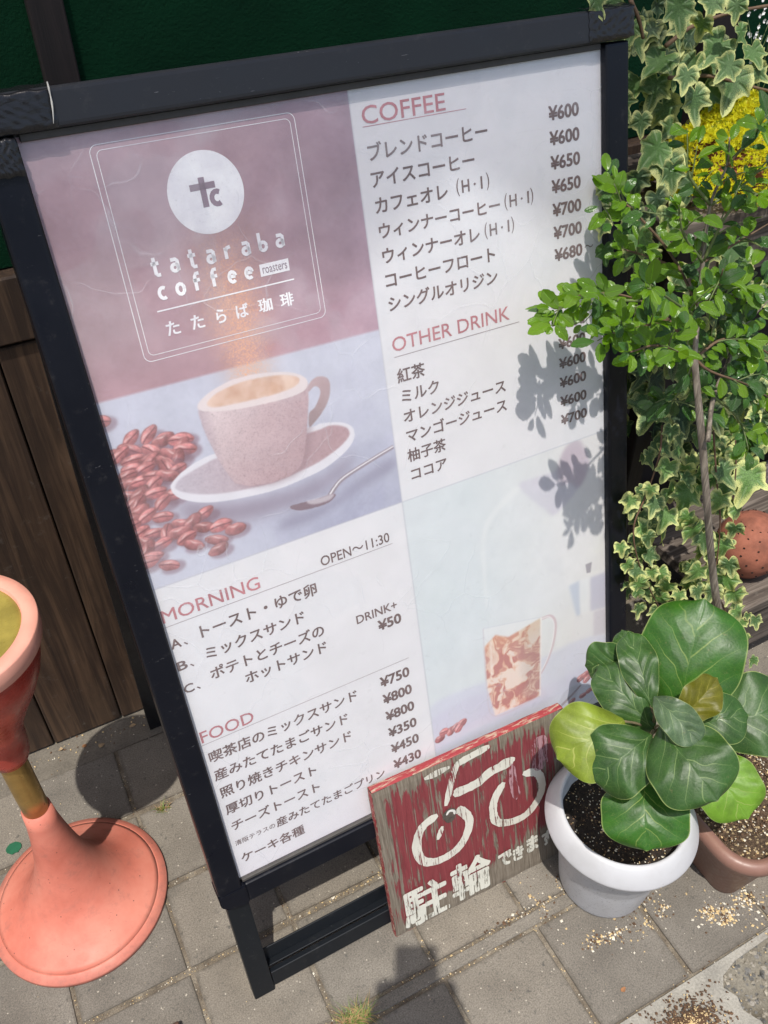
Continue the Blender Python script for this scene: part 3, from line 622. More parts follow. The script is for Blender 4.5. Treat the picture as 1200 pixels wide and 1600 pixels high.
order = sorted(S['beans'], key=lambda p: -p[1])
rb = random.Random(3)
for (bx, by) in order:
    rx, ry = rb.uniform(.0125, .016), rb.uniform(.0068, .0085)
    ang = rb.gauss(.25, .45)
    t = np.linspace(0, 2 * np.pi, 20)[:-1]
    sh = np.stack([bx + .004 + rx * 1.15 * np.cos(t), by - .0045 + ry * 1.2 * np.sin(t)], 1)
    paint(mask(sh, 2.5) * .55, (.50, .36, .42), c1)
    bean(bx, by, rx, ry, ang, rb.random(), c1)
spk = blur((nrs.rand(RH, RW) > .955).astype(np.float32), .7)
# saucer, cup
ms = mask(spl(S['saucer']), .8)
paint(ms, np.array((.90, .895, .935)) + (n2 - .5)[..., None] * .04, c1)
uu_ = np.clip((UU - .06) / .19, 0, 1)[..., None]
paint(mask(spl(S['saucer_in']), 1.5), lerp(np.array((.78, .745, .80)), np.array((.73, .60, .63)), uu_) - spk[..., None] * .14 + (n3 - .5)[..., None] * .05, c1)
bd = S['body']; ub0, ub1 = min(p[0] for p in bd), max(p[0] for p in bd)
tt_ = np.clip((UU - ub0) / (ub1 - ub0), 0, 1); vb = np.clip((VV - min(p[1] for p in bd)) / .1, 0, 1)
cc_ = np.array((.895, .83, .85))[None, None] * np.ones_like(cv)
cc_ = lerp(cc_, np.array((.77, .655, .685)), np.clip(tt_ * 1.3 - .1, 0, 1)[..., None] * .9)
cc_ = lerp(cc_, np.array((.70, .57, .60)), (np.clip(1 - vb, 0, 1) * .6)[..., None])
cc_ = lerp(cc_, np.array((.68, .60, .66)), (np.clip((.12 - tt_) / .12, 0, 1) * .55)[..., None])
hd = np.array((.765, .655, .675)) + (n2 - .5)[..., None] * .08 - spk[..., None] * .12
paint(mask(spl(S['handle']), .9), lerp(hd, hd * .82, np.clip((.985 - VV) / .05, 0, 1)[..., None]), c1)
mb = mask(spl(bd, 1), 1.1)
paint(mask(np.array(spl(bd, 1)) + np.array((.006, -.004)), 5) * .35 * ms, (.50, .38, .42), c1)
paint(mb, cc_ - spk[..., None] * .20 + (n3 - .5)[..., None] * .04 + (n2 - .5)[..., None] * .05, c1)
paint(mask(spl(S['rim']), .8), np.array((.925, .875, .885)) - spk[..., None] * .04, c1)
cf = np.array((.89, .745, .665)) + (fnoise(26, 9) - .5)[..., None] * np.array((.13, .20, .26))
cf = lerp(cf, np.array((.97, .86, .79)), np.clip((n2 - .55) * 5, 0, 1)[..., None] * .6)
paint(mask(spl(S['coffee']), 1.2), cf, c1)
# spoon
paint(mask(stroke(S['spoon_handle'], (.0075, .0055)), .7), (.60, .55, .60), c1)
paint(mask(stroke([(a, b + .0008) for a, b in S['spoon_handle']], (.0022, .0018)), .6), (.93, .92, .95), c1)
paint(mask(spl(S['spoon_bowl']), .7), (.52, .43, .48), c1)
paint(mask(spl([(a * .6 + .4 * S['spoon_bowl'][3][0], b * .7 + .3 * S['spoon_bowl'][2][1]) for a, b in S['spoon_bowl']]), 1.5) * .7, (.86, .84, .88), c1)
# photo 2: iced coffee
b2 = np.array((.855, .885, .910)) + (n1 - .5)[..., None] * np.array((.05, .04, .04)) + (n2 - .5)[..., None] * .035
b2 += np.clip((UU - .45) / .25, 0, 1)[..., None] * np.array((.05, .01, -.01))
paint(c2, b2)
paint(mask(spl(S['table2'], 4), 6) * .75, (.815, .825, .905), c2)
paint(mask(spl(S['table2b'], 4), 8) * .5, (.80, .79, .88), c2)
paint(mask(spl(S['jug'], 6), 4.) * .62, np.array((.80, .785, .855)) + (n2 - .5)[..., None] * .04, c2)
paint(mask(spl(S['jugtop'], 6), 4.5) * .55, (.72, .64, .70), c2)
paint(mask(stroke([(S['jug'][0][0], S['jug'][0][1]), (.478, .70), (.468, .62), (.468, .56)], (.012, .004)), 3.5) * .4, (.93, .94, .95), c2)
for k_, c_, s_ in [('pot_l1', (.74, .78, .86), 4), ('pot_m', (.90, .91, .93), 4), ('pot_r', (.75, .75, .83), 4), ('pot_lo', (.88, .88, .90), 4), ('pot_r2', (.80, .78, .83), 4), ('knob', (.58, .56, .60), 1.2)]:
    paint(mask(np.array(S[k_]), s_) * .85, c_, c2)
gm = mask(np.array(S['glass']), 1.2)
paint(gm * .45, (.93, .93, .94), c2)
sw, sw2, sw3 = fnoise(70, 21, 3), fnoise(70, 22, 3), fnoise(34, 23, 4)
iy, ix = np.mgrid[0:RH, 0:RW]
q = sw3[np.clip(iy + ((sw - .5) * 190).astype(int), 0, RH - 1), np.clip(ix + ((sw2 - .5) * 150).astype(int), 0, RW - 1)]
q = np.clip((q - .5) * 3.4 + .5, 0, 1)
gv = np.clip((VV - .415) / .09, 0, 1)
gc = lerp(np.array((.94, .865, .83)), np.array((.90, .70, .60)), np.clip(q * 2.2 - .3, 0, 1)[..., None])
gc = lerp(gc, np.array((.76, .48, .46)), np.clip((q - .50) * 3.2, 0, 1)[..., None])
top_ = np.clip((gv - .45) * 2.2, 0, 1)[..., None]
gc = lerp(gc, lerp(np.array((.95, .80, .66)), np.array((.86, .55, .40)), np.clip(q * 2 - .5, 0, 1)[..., None]), top_ * .75)
gc = gc * (1 - .10 * np.clip((UU - .515) / .02, 0, 1)[..., None])
paint(mask(spl(S['glassc'], 1), 2.2) * .92, gc, c2)
paint(mask(stroke([S['glass'][1], S['glass'][2]], .0035), 1) * .55, (.97, .95, .95), c2)
paint(mask(stroke([S['glass'][0], S['glass'][4], S['glass'][3], S['glass'][2]], .0022), .8) * .55, (.80, .76, .80), c2)
paint(mask(stroke([S['glass'][0], S['glass'][1]], .0016), .7) * .45, (.76, .78, .84), c2)
paint(mask(stroke([(S['glass'][0][0] + .012, S['glass'][0][1] - .03), (S['glass'][4][0] + .010, S['glass'][4][1] + .015)], (.005, .003)), 2) * .5, (.99, .97, .96), c2)
paint(mask(stroke(S['ghandle'], (.006, .004)), .9) * .75, (.82, .70, .74), c2)
paint(mask(stroke([(a - .003, b) for a, b in S['ghandle']], (.002, .002)), .7) * .7, (.96, .96, .97), c2)
for bx, by in S['b2']: bean(bx, by, .0095, .007, rb.uniform(0, 1.2), rb.uniform(.2, .9), c2)
paint(mask(spl(S['spoon2b']), 2.5) * .7, (.74, .74, .80), c2)
paint(mask(stroke(S['spoon2'], (.004, .006)), .9), (.62, .56, .60), c2)
for bx, by in S['b2d']: bean(bx, by, .008, .005, rb.uniform(0, 1.2), .6, c2)
lum = cv.mean(axis=2, keepdims=True)
cv = lum + (cv - lum) * .97
cv = cv * np.array((1.0, .993, .978), np.float32)
# wear on the print: pale seams, grey dirt
paint(np.exp(-((UU - MID) / .0012) ** 2) * (.55 - .2 * (VV > SPLIT)), (.72, .73, .76))
paint(np.exp(-((VV - SPLIT) / .0010) ** 2) * .6, (.74, .75, .79))
paint(np.clip((n1 - .56) * 2, 0, .15), (.80, .82, .84))
paint(np.clip((.345 - VV) / .1, 0, 1) * .22 * (UU < MID), (.90, .84, .90))  # pink reflected light painted into the paper at lower left
cv = np.clip(cv, 0, 1)
img = bpy.data.images.new('poster_print', RW, RH, alpha=False)
buf = np.ones((RH, RW, 4), np.float32); buf[..., :3] = cv
img.pixels.foreach_set(buf.ravel())
img.update(); img.pack()
N = NT('poster_print')
tx = N.n('ShaderNodeTexImage', {'Vector': N.n('ShaderNodeTexCoord').outputs['UV']}, image=img, interpolation='Cubic')
M_PRINT = N.done(N.pbr(Base_Color=N.mix(1, tx.outputs[0], (.93, .93, .93), 'MULTIPLY'), Roughness=.6))

# ------------------------------------------------------------------ the A-frame menu board
sign = thing('menu_board', 'large black framed A-board with coffee menu and cup photograph, standing on the pavement', 'menu board', (.33, .30, 0))
def pbox(name, u0, u1, o0, o1, v0, v1, mat, bev=.003, seg=2, parent=None, **k):
    return box(name, u0, u1, o0, o1, v0, v1, mat, parent or sign, bev=bev, seg=seg, xf=PF, **k)
FO = .013
pbox('frame_rail', -.036, .0008, -.024, FO, .236, 1.300, M_BLACK, .005, 3)
pbox('frame_rail', PW - .0008, .731, -.024, FO, .236, 1.300, M_BLACK, .005, 3)
pbox('frame_rail', -.0365, .7315, -.0245, FO + .004, 1.301, 1.337, M_TOPR, .005, 3)
pbox('frame_rail', .005, PW - .005, -.0235, FO - .001, .224, .262, M_BLACK, .004, 3)
pbox('glazing_bead', .004, PW - .004, .001, .0068, .262, .2675, M_GASKET, .0008, 1)
pbox('glazing_bead', .004, PW - .004, .001, .0066, 1.2935, 1.3008, M_GASKET, .0008, 1)
# rounded plastic corners at the foot of the frame
for s_ in (0, 1):
    bm = bmesh.new(); c0 = (.0055 if s_ == 0 else PW - .0055)
    sg = -1 if s_ == 0 else 1
    poly = [(c0, .262)] + [(c0, .2235)] + [(c0 + sg * .0425 * math.sin(t), .2205 + .0425 * (1 - math.cos(t)) * .42 + .003) for t in np.linspace(.12, math.pi / 2, 8)] + [(c0 + sg * .0425, .262)]
    fr = [bm.verts.new((a, -.0255, b)) for a, b in poly]
    f = bm.faces.new(fr)
    r_ = bmesh.ops.extrude_face_region(bm, geom=[f])
    for v in r_['geom']:
        if isinstance(v, bmesh.types.BMVert): v.co.y = FO + .0015
    bmesh.ops.recalc_face_normals(bm, faces=bm.faces)
    bmesh.ops.bevel(bm, geom=bm.edges[:], offset=.002, segments=2, affect='EDGES')
    for v in bm.verts: v.co = PF(v.co)
    bm_out('corner_cap', bm, M_BLACK, sign)
# taped top corners, wrinkled
def tape(u0, u1, v0, v1, seed, amp, name='tape'):
    nu, nv = 40, 22; rs = random.Random(seed); ph = [rs.uniform(0, 6) for _ in range(8)]
    vs, fs = [], []
    for j in range(nv + 1):
        for i in range(nu + 1):
            a, b = i / nu, j / nv
            u = u0 + (u1 - u0) * a; v = v0 + (v1 - v0) * b
            edge = min(a, 1 - a, b, 1 - b)
            w_ = abs(math.sin(a * 19 + 5 * b + ph[0] + 2.5 * math.sin(b * 7 + ph[1]))) ** 2 * .5 + abs(math.sin(b * 13 - a * 9 + ph[2])) * .3 + .3 * math.sin(a * 41 + b * 17 + ph[3]) * .4
            o = FO + .0048 + amp * .6 * w_ * min(1, edge * 9) + .0012 * min(1, edge * 12)
            if b > .86: o -= (b - .86) / .14 * .022
            vs.append(PF((u + .0006 * math.sin(b * 23 + ph[4]), o, v + .0006 * math.sin(a * 19 + ph[5]))))
    for j in range(nv):
        for i in range(nu):
            q0 = j * (nu + 1) + i
            fs.append((q0, q0 + 1, q0 + nu + 2, q0 + nu + 1))
    return mesh(name, vs, fs, M_TAPE, sign, True)
tape(-.0375, .0410, 1.3018, 1.3405, 3, .0016)
tape(PW - .030, .7335, 1.3030, 1.3405, 8, .0022)
tape(-.0390, -.0010, 1.266, 1.3035, 5, .0022)
mesh('tape_edge', *tube_geo([PF((.0405 + .012 * math.sin(i * .35) * .25 - i * .0012, FO + .0078, 1.3405 - i * .0058)) for i in range(7)], [.0006, .0009, .0005, .0009, .0007, .0005, .0002], 5), mat_plain('torn_tape_white', (.6, .58, .52), .7), sign)
# poster sheet
pv = [PF((0, .0012, PB)), PF((PW, .0012, PB)), PF((PW, .0012, PB + PH)), PF((0, .0012, PB + PH))]
poster = mesh('poster', pv, [(0, 1, 2, 3)], M_PRINT, sign, uvs=[(0, 0), (1, 0), (1, 1), (0, 1)])
pbox('backing_panel', 0, PW, -.012, .0002, .262, 1.301, M_GASKET, 0)

def mat_ink(name, c, wear=.12):
    N = NT(name)
    v = N.coord('Object')
    a = N.noise(v, 340, 4, .75); b = N.noise(v, 18, 5, .6)
    col = N.mix(N.step(b, .35, .7), c, tuple(min(1, x * 1.35 + .012) for x in c))
    al = N.math('SUBTRACT', 1., N.math('MULTIPLY', N.step(a, .60, .68), wear * 4), clamp=True)
    return N.done(N.pbr(Base_Color=col, Roughness=.6, Alpha=al))
INK = mat_ink('brown_ink', (.115, .068, .066))
INKR = mat_ink('rose_ink', (.42, .155, .175))
INKW = mat_ink('white_ink', (.80, .78, .82), .05)
INKD = mat_ink('mauve_ink', (.23, .16, .20), .03)
INKL = mat_ink('thin_brown_ink', (.22, .16, .17))

def text_verts(body, bold=0.0, shear=0.0):
    cu = bpy.data.curves.new('t', 'FONT')
    cu.body = body; cu.size = 1.0; cu.offset = bold; cu.shear = shear
    cu.resolution_u = 3; cu.fill_mode = 'FRONT'
    ob = bpy.data.objects.new('t', cu)
    COL.objects.link(ob)
    dg = bpy.context.evaluated_depsgraph_get()
    me = bpy.data.meshes.new_from_object(ob.evaluated_get(dg))
    vs = [(v.co.x, v.co.y) for v in me.vertices]
    fs = [tuple(p.vertices) for p in me.polygons]
    bpy.data.objects.remove(ob); bpy.data.curves.remove(cu); bpy.data.meshes.remove(me)
    return vs, fs
TL_ = .0015
def fatten(vs, fs, d):
    # heavier strokes: the same outline laid down several times, each a hair above the last
    if d <= 0: return [(a, b, 0.) for a, b in vs], fs
    V_, F_ = [], []
    for k, (ox, oy) in enumerate([(0, 0), (d, 0), (-d, 0), (0, d * .8), (0, -d * .8), (d * .7, d * .6), (-d * .7, d * .6), (d * .7, -d * .6), (-d * .7, -d * .6)]):
        n = len(V_)
        V_ += [(a + ox, b + oy, k * .000006) for a, b in vs]
        F_ += [tuple(i + n for i in f) for f in fs]
    return V_, F_
def put_text(body, u0, u1, vc, h=None, ink=None, bold=.012, mode='cap', parent=None, xf=None, name='lettering', shear=0.):
    vs, fs = text_verts(body, 0, shear)
    vs, fs = fatten(vs, fs, bold)
    xs = [v[0] for v in vs]; ys = [v[1] for v in vs]
    x0, x1, y0, y1 = min(xs), max(xs), min(ys), max(ys)
    sx = (u1 - u0) / (x1 - x0)
    if mode == 'em':
        sy = sx if h is None else h
        mp = lambda p: (u0 + (p[0] - x0) * sx, TL_ + p[2], vc + (p[1] - .36) * sy)
    else:
        sy = h / (y1 - y0)
        mp = lambda p: (u0 + (p[0] - x0) * sx, TL_ + p[2], vc - h / 2 + (p[1] - y0) * sy)
    xf = xf or PF
    return mesh(name, [xf(Vector(mp(p))) for p in vs], fs, ink or INK, parent or poster)
def rule(u0, u1, v, th=.0006, ink=None):
    p = [(u0, TL_, v - th / 2), (u1, TL_, v - th / 2), (u1, TL_, v + th / 2), (u0, TL_, v + th / 2)]
    return mesh('printed_line', [PF(Vector(q)) for q in p], [(0, 1, 2, 3)], ink or INKL, poster)
B1, B2 = .022, .026
put_text('COFFEE', .3623, .4700, 1.2660, .0190, INKR, .006)
rule(.362, .4975, 1.2545, .0007, INKR)
P0 = 1.2325
coffee = [('ブレンドコーヒー', .364, .5245, None), ('アイスコーヒー', .364, .5036, None), ('カフェオレ', .3650, .463, (.4754, .5224)),
          ('ウィンナーコーヒー', .3656, .5358, (.5426, .5862)), ('ウィンナーオレ', .3660, .5033, (.5107, .555)), ('コーヒーフロート', .3660, .5238, None), ('シングルオリジン', .366, .5252, None)]
def hi(a, b, vc):
    w_ = b - a
    put_text('(', a, a + .0042, vc, .0205, INK, .0)
    put_text('H', a + .0075, a + .0185, vc, .0145, INK, .02)
    put_text('・', a + .0245, a + .0275, vc, .0028, INK, .01)
    put_text('I', a + .0345, a + .0372, vc, .0145, INK, .02)
    put_text(')', b - .0042, b, vc, .0205, INK, .0)
for i, (t, a, b, h) in enumerate(coffee):
    vc = 1.2268 - .0290 * i
    put_text(t, a, b, vc, None, INK, B1, 'em')
    if h: hi(h[0], h[1], vc + .0015)
def price(t, u0, u1, vc, h=.0168, bold=.036):
    put_text(t, u0, u1, vc, h, INK, bold)
for i, t in enumerate(['¥600', '¥600', '¥650', '¥650', '¥700', '¥700', '¥680']):
    price(t, .6140 + .0003 * i, .6605 + .0002 * i, P0 - .0287 * i)
put_text('〜', .6655, .6795, 1.0615, .0042, INK, .0)
put_text('OTHER DRINK', .364, .5400, 1.0022, .0185, INKR, .006)
rule(.365, .5548, .9862, .0007)
other = [('紅茶', .3655, .4061), ('ミルク', .3680, .4243), ('オレンジジュース', .3675, .5268), ('マンゴージュース', .3680, .5266), ('柚子茶', .3660, .4254), ('ココア', .3680, .4238)]
for i, (t, a, b) in enumerate(other):
    put_text(t, a, b, .9600 - .0280 * i, None, INK, B1, 'em')
for i, t in enumerate(['¥600'] * 5 + ['¥700']):
    price(t, .6170, .6640, .9668 - .0284 * i, .0162)
put_text('OPEN〜11:30', .2193, .3229, .7405, .0150, INK, .010)
put_text('MORNING', .0022, .1325, .7440, .0190, INKR, .006)
rule(.002, .3265, .7285)
for (t, vc), (b_, a0, a1, v2) in zip([('A', .7005), ('B', .6655), ('C', .6280)], [('トースト・ゆで卵', .0431, .2067, .7035), ('ミックスサンド', .0421, .1822, .6685), ('ポテトとチーズの', .0410, .2056, .6355)]):
    put_text(t, .0030, .0165, vc + .0005, .0140, INK, .022)
    put_text('、', .0195, .0245, vc - .0045, .0050, INK, .015)
    put_text(b_, a0, a1, v2, None, INK, B1, 'em')
put_text('ホットサンド', .0840, .2050, .6075, None, INK, B1, 'em')
put_text('DRINK+', .2550, .3195, .6295, .0138, INK, .016)
price('¥50', .2857, .3236, .6055, .0180)
rule(.0037, .3263, .5305)
put_text('FOOD', .0055, .0818, .5437, .0195, INKR, .006)
food = [('喫茶店のミックスサンド', .0089, .2362), ('産みたてたまごサンド', .0083, .2159), ('照り焼きチキンサンド', .0095, .2161), ('厚切りトースト', .0100, .1524), ('チーズトースト', .0117, .1518)]
for i, (t, a, b) in enumerate(food):
    put_text(t, a, b, .5050 - .0338 * i, None, INK, B1, 'em')
put_text('清阪テラスの', .0097, .0727, .3362, None, INK, .008, 'em')
put_text('産みたてたまごプリン', .0751, .2582, .3375, None, INK, B1, 'em')
put_text('ケーキ各種', .0122, .1141, .3025, None, INK, B1, 'em')
for i, t in enumerate(['¥750', '¥800', '¥800', '¥350', '¥450', '¥430']):
    price(t, .2748, .3242, .5070 - .0329 * i, .0192)
# logo
def rrect(u0, u1, v0, v1, r, th, name='logo_frame'):
    def ring(o):
        out = []
        for cx, cy, a0 in ((u1 - r, v1 - r, 0), (u0 + r, v1 - r, 90), (u0 + r, v0 + r, 180), (u1 - r, v0 + r, 270)):
            for k in range(7):
                a = rad(a0 + 15 * k)
                out.append((cx + (r + o) * math.cos(a), cy + (r + o) * math.sin(a)))
        return out
    A_, B_ = ring(th / 2), ring(-th / 2); n = len(A_)
    return mesh(name, [PF(Vector((a, TL_, b))) for a, b in A_ + B_], [(i, (i + 1) % n, n + (i + 1) % n, n + i) for i in range(n)], INKW, poster)
rrect(.0642, .2830, 1.0590, 1.2812, .008, .0008)
rrect(.0702, .2774, 1.0652, 1.2758, .006, .0007)
cp = [(.1712 + .0415 * math.cos(rad(6 * i)), .00145, 1.2186 + .0418 * math.sin(rad(6 * i))) for i in range(60)]
mesh('logo_disc', [PF(Vector(p)) for p in cp], [tuple(range(60))], INKW, poster)
def glyph(strokes, u, v, s, ink, th=.16, z=.00165, name='logo_letter'):
    vs, fs = [], []
    for st in strokes:
        P = [Vector((u + a * s, v + b * s)) for a, b in st]
        w_ = th * s / 2
        L, R_ = [], []
        for i, p in enumerate(P):
            d = (P[min(i + 1, len(P) - 1)] - P[max(i - 1, 0)]).normalized(); n = Vector((-d.y, d.x))
            L.append(p + n * w_); R_.append(p - n * w_)
        k = len(vs)
        vs += [PF(Vector((q.x, z, q.y))) for q in L + R_]
        m = len(P)
        fs += [(k + i, k + i + 1, k + m + i + 1, k + m + i) for i in range(m - 1)]
    return mesh(name, vs, fs, ink, poster)
def arc(cx, cy, r, a0, a1, n=9, ry=None):
    return [(cx + r * math.cos(rad(a0 + (a1 - a0) * i / (n - 1))), cy + (ry or r) * math.sin(rad(a0 + (a1 - a0) * i / (n - 1)))) for i in range(n)]
GL = {'t': [[(.0, .66), (.46, .66)], [(.2, 1.0), (.2, .1), (.28, .0), (.46, .0)]],
      'a': [[(.06, .66), (.36, .66), (.44, .58), (.44, .0)], arc(.25, .2, .19, 70, 430, 13)],
      'r': [[(.1, .0), (.1, .66)], [(.1, .45), (.2, .62), (.42, .66)]],
      'b': [[(.06, 1.05), (.06, .05)], arc(.25, .24, .21, 0, 360, 13, .24)],
      'c': [arc(.3, .31, .24, 55, 305, 11, .31)],
      'o': [arc(.27, .31, .22, 0, 360, 13, .30)],
      'f': [[(.02, .60), (.44, .60)], [(.16, .0), (.16, .84), (.26, .98), (.44, .98)]],
      'e': [[(.08, .34), (.46, .34)], arc(.27, .31, .21, 8, 315, 12, .30)]}
for i, ch in enumerate('tataraba'):
    glyph(GL[ch], .0955 + i * .0203, 1.1472 + (.0002 * i), .0185, INKW, .21)
for i, ch in enumerate('coffee'):
    glyph(GL[ch], .0962 + i * .0198, 1.1222, .0185, INKW, .21)
glyph([[(.0, .70), (.92, .70)], [(.46, 1.0), (.46, .0)]], .1545, 1.2045, .0300, INKD, .22)
glyph([arc(.3, .31, .24, 55, 305, 11, .27)], .1745, 1.2045, .0240, INKD, .22)
bx_ = [(.2130, 1.1207), (.2480, 1.1207), (.2484, 1.1342), (.2132, 1.1342)]
mesh('logo_tab', [PF(Vector((a, TL_, b))) for a, b in bx_], [(0, 1, 2, 3)], INKW, poster)
TL_ = .0018
put_text('roasters', .2160, .2456, 1.1275, .0078, INKD, .0)
TL_ = .0015
rule(.0903, .2513, 1.1100, .0016, INKW)
for ch, a, b in [('た', .0953, .1105), ('た', .1235, .1385), ('ら', .1525, .1640), ('ば', .1760, .1910), ('珈', .2030, .2200), ('琲', .2300, .2465)]:
    put_text(ch, a, b, 1.0892, .0158, INKW, .026)

# clear film over the print
N = NT('clear_plastic_film')
v = N.coord('Object')
wr = N.noise(v, 9, 4, .55, .6)
cr_ = N.noise(v, 26, 5, .6, 1.5)
ridge = N.step(N.math('ABSOLUTE', N.math('SUBTRACT', cr_, .5)), .0, .012)
ripple = N.noise(N.coord('Object', (60, 60, 9)), 1., 3, .6)
h = N.math('ADD', N.math('MULTIPLY', wr, 2.2), N.math('ADD', N.math('MULTIPLY', ridge, .05), N.math('MULTIPLY', ripple, .05)))
nrm = N.bump(h, .22, .004)
bf_ = N.n('ShaderNodeNewGeometry').outputs['Backfacing']
fr = N.n('ShaderNodeFresnel', {'IOR': N.math('SUBTRACT', 1.5, N.math('MULTIPLY', bf_, .8333)), 'Normal': nrm}).outputs[0]
gl = N.n('ShaderNodeBsdfGlossy', {'Roughness': N.ramp(N.noise(v, 60, 5, .7), [(.3, .10), (.7, .30)]), 'Normal': nrm, 'Color': (1, 1, 1)}).outputs[0]
hz_ = N.n('ShaderNodeBsdfDiffuse', {'Color': (.80, .82, .86), 'Normal': nrm}).outputs[0]
scr = N.step(N.noise(N.coord('Object', (3, 3, 120)), 2.2, 4, .6, 3.), .66, .70)
tr = N.n('ShaderNodeBsdfTransparent', {'Color': (.985, .985, .985)}).outputs[0]
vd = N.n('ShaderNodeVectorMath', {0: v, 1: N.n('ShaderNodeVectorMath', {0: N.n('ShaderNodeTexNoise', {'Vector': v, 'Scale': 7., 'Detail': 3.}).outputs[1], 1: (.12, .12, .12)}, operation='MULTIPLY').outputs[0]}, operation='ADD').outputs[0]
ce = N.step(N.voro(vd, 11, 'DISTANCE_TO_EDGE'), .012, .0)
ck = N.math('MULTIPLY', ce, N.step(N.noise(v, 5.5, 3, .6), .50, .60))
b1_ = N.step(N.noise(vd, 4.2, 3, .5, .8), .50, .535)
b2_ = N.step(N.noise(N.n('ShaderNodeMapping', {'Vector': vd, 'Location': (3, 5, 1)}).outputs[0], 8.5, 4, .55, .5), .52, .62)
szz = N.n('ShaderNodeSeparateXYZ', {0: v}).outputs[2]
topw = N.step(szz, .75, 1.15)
ghost_haze = N.math('ADD', N.math('MULTIPLY', N.math('MULTIPLY', b1_, topw), .075), N.math('MULTIPLY', b2_, .035))  # pale haze blotches painted for a street reflection, strongest near the top
a_ = N.n('ShaderNodeMixShader', {0: N.math('ADD', N.math('ADD', N.math('ADD', .055, ghost_haze), N.math('MULTIPLY', ck, .16)), N.math('ADD', N.math('MULTIPLY', scr, .04), N.math('MULTIPLY', N.math('MULTIPLY', N.step(ridge, .6, .0), N.step(wr, .52, .62)), .06))), 1: tr, 2: hz_}).outputs[0]
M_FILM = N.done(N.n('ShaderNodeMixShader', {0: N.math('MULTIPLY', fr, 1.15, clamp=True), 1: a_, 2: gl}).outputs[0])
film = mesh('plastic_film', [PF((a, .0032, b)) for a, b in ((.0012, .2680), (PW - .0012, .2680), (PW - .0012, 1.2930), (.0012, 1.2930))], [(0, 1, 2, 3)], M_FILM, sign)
# legs and crossbars
pbox('leg', -.030, .0045, -.020, .006, .002, .2215, M_BLACK2, .0015, 2)
pbox('leg', PW - .0045, PW + .030, -.020, .006, .002, .2215, M_BLACK2, .0015, 2)
pbox('crossbar', .0055, PW - .0055, -.004, .006, .012, .044, M_BLACK2, .001, 1)
pbox('crossbar', .0055, PW - .0055, -.0195, -.0045, .0455, .0485, M_BLACK2, .0008, 1)
pbox('crossbar_flange', .0055, PW - .0055, -.0195, -.0165, .0490, .0760, M_BLACK2, .0008, 1)
def rear(x0, x1, name):
    t_ = PF((0, -.045, 1.26)); b_ = Vector((0, .60, .0))
    d = (b_ - t_).normalized(); n_ = Vector((1, 0, 0)).cross(d)
    vs = []
    for p in (t_, b_ + Vector((0, 0, .003))):
        for xx in (x0, x1):
            for o in (-.011, .011):
                q = p + n_ * o; vs.append((xx, q.y, max(q.z, .001)))
    return mesh(name, vs, [(0, 1, 3, 2), (4, 6, 7, 5), (0, 4, 5, 1), (2, 3, 7, 6), (0, 2, 6, 4), (1, 5, 7, 3)], M_BLACK2, sign)
rear(-.030, .0, 'support_leg'); rear(.695, .725, 'support_leg')
box('crossbar', .001, .694, .588, .598, .04, .07, M_BLACK2, sign)
box('crossbar', .001, .694, .40, .41, .93, .96, M_BLACK2, sign)
for u_ in (.06, .63): pbox('hinge', u_, u_ + .035, -.052, -.0246, 1.255, 1.285, M_BLACK2, .001, 1)

# ------------------------------------------------------------------ painted bicycle board leaning on the sign
Bd = D['board']; O = Vector(Bd['O']); E1 = Vector(Bd['e1']); E2 = Vector(Bd['e2']); EN = E1.cross(E2)
BW, BH, BT = Bd['W'], Bd['H'], .017
if EN.y > 0: EN = -EN
def BF(p): return O + E1 * p[0] + E2 * p[2] + EN * p[1]
board = thing('bicycle_parking_board', 'weathered red wooden board with white painted bicycle, leaning on the menu board', 'wooden sign', O + E1 * (BW / 2))
def mat_paintwood():
    N = NT('worn_red_paint_on_wood')
    v0 = N.n('ShaderNodeTexCoord').outputs['UV']
    g = N.noise(N.n('ShaderNodeMapping', {'Vector': v0, 'Scale': (46, 2.2, 1)}).outputs[0], 1., 6, .68, .8)
    g2 = N.noise(N.n('ShaderNodeMapping', {'Vector': v0, 'Scale': (120, 5, 1)}).outputs[0], 1., 4, .7, .5)
    big = N.noise(N.n('ShaderNodeMapping', {'Vector': v0, 'Scale': (7, 2.2, 1)}).outputs[0], 1., 4, .6, .6)
    sx = N.n('ShaderNodeSeparateXYZ', {0: v0})
    ed = N.math('MINIMUM', N.math('MINIMUM', sx.outputs[0], N.math('SUBTRACT', 1., sx.outputs[0])), N.math('MINIMUM', N.math('MULTIPLY', sx.outputs[1], .8), N.math('SUBTRACT', 1., sx.outputs[1])))
    edge = N.math('MULTIPLY', N.step(ed, .13, .0), .20)
    low = N.math('MULTIPLY', N.step(N.math('ADD', sx.outputs[1], N.math('MULTIPLY', sx.outputs[0], -.28)), .10, -.14), .36)
    k = N.math('ADD', N.math('ADD', N.math('ADD', N.math('MULTIPLY', g, .95), N.math('MULTIPLY', big, .38)), edge), low)
    m = N.step(k, .725, .765)
    red = N.mix(N.step(g2, .3, .7), (.165, .026, .032), (.235, .044, .050))
    red = N.mix(N.math('MULTIPLY', N.step(big, .62, .75), .35), red, (.46, .16, .17))
    wood = N.ramp(g2, [(.25, (.075, .058, .042)), (.5, (.175, .145, .11)), (.75, (.27, .235, .185))])
    crack = N.step(g, .345, .33)
    wood = N.mix(N.math('MULTIPLY', crack, .8), wood, (.04, .03, .022))
    col = N.mix(m, red, wood)
    h = N.math('SUBTRACT', N.math('MULTIPLY', g2, .6), N.math('MULTIPLY', m, .4))
    return N.done(N.pbr(Base_Color=col, Roughness=N.mix(m, (.55,) * 3, (.88,) * 3), Normal=N.bump(N.math('SUBTRACT', h, crack), .6, .002)))
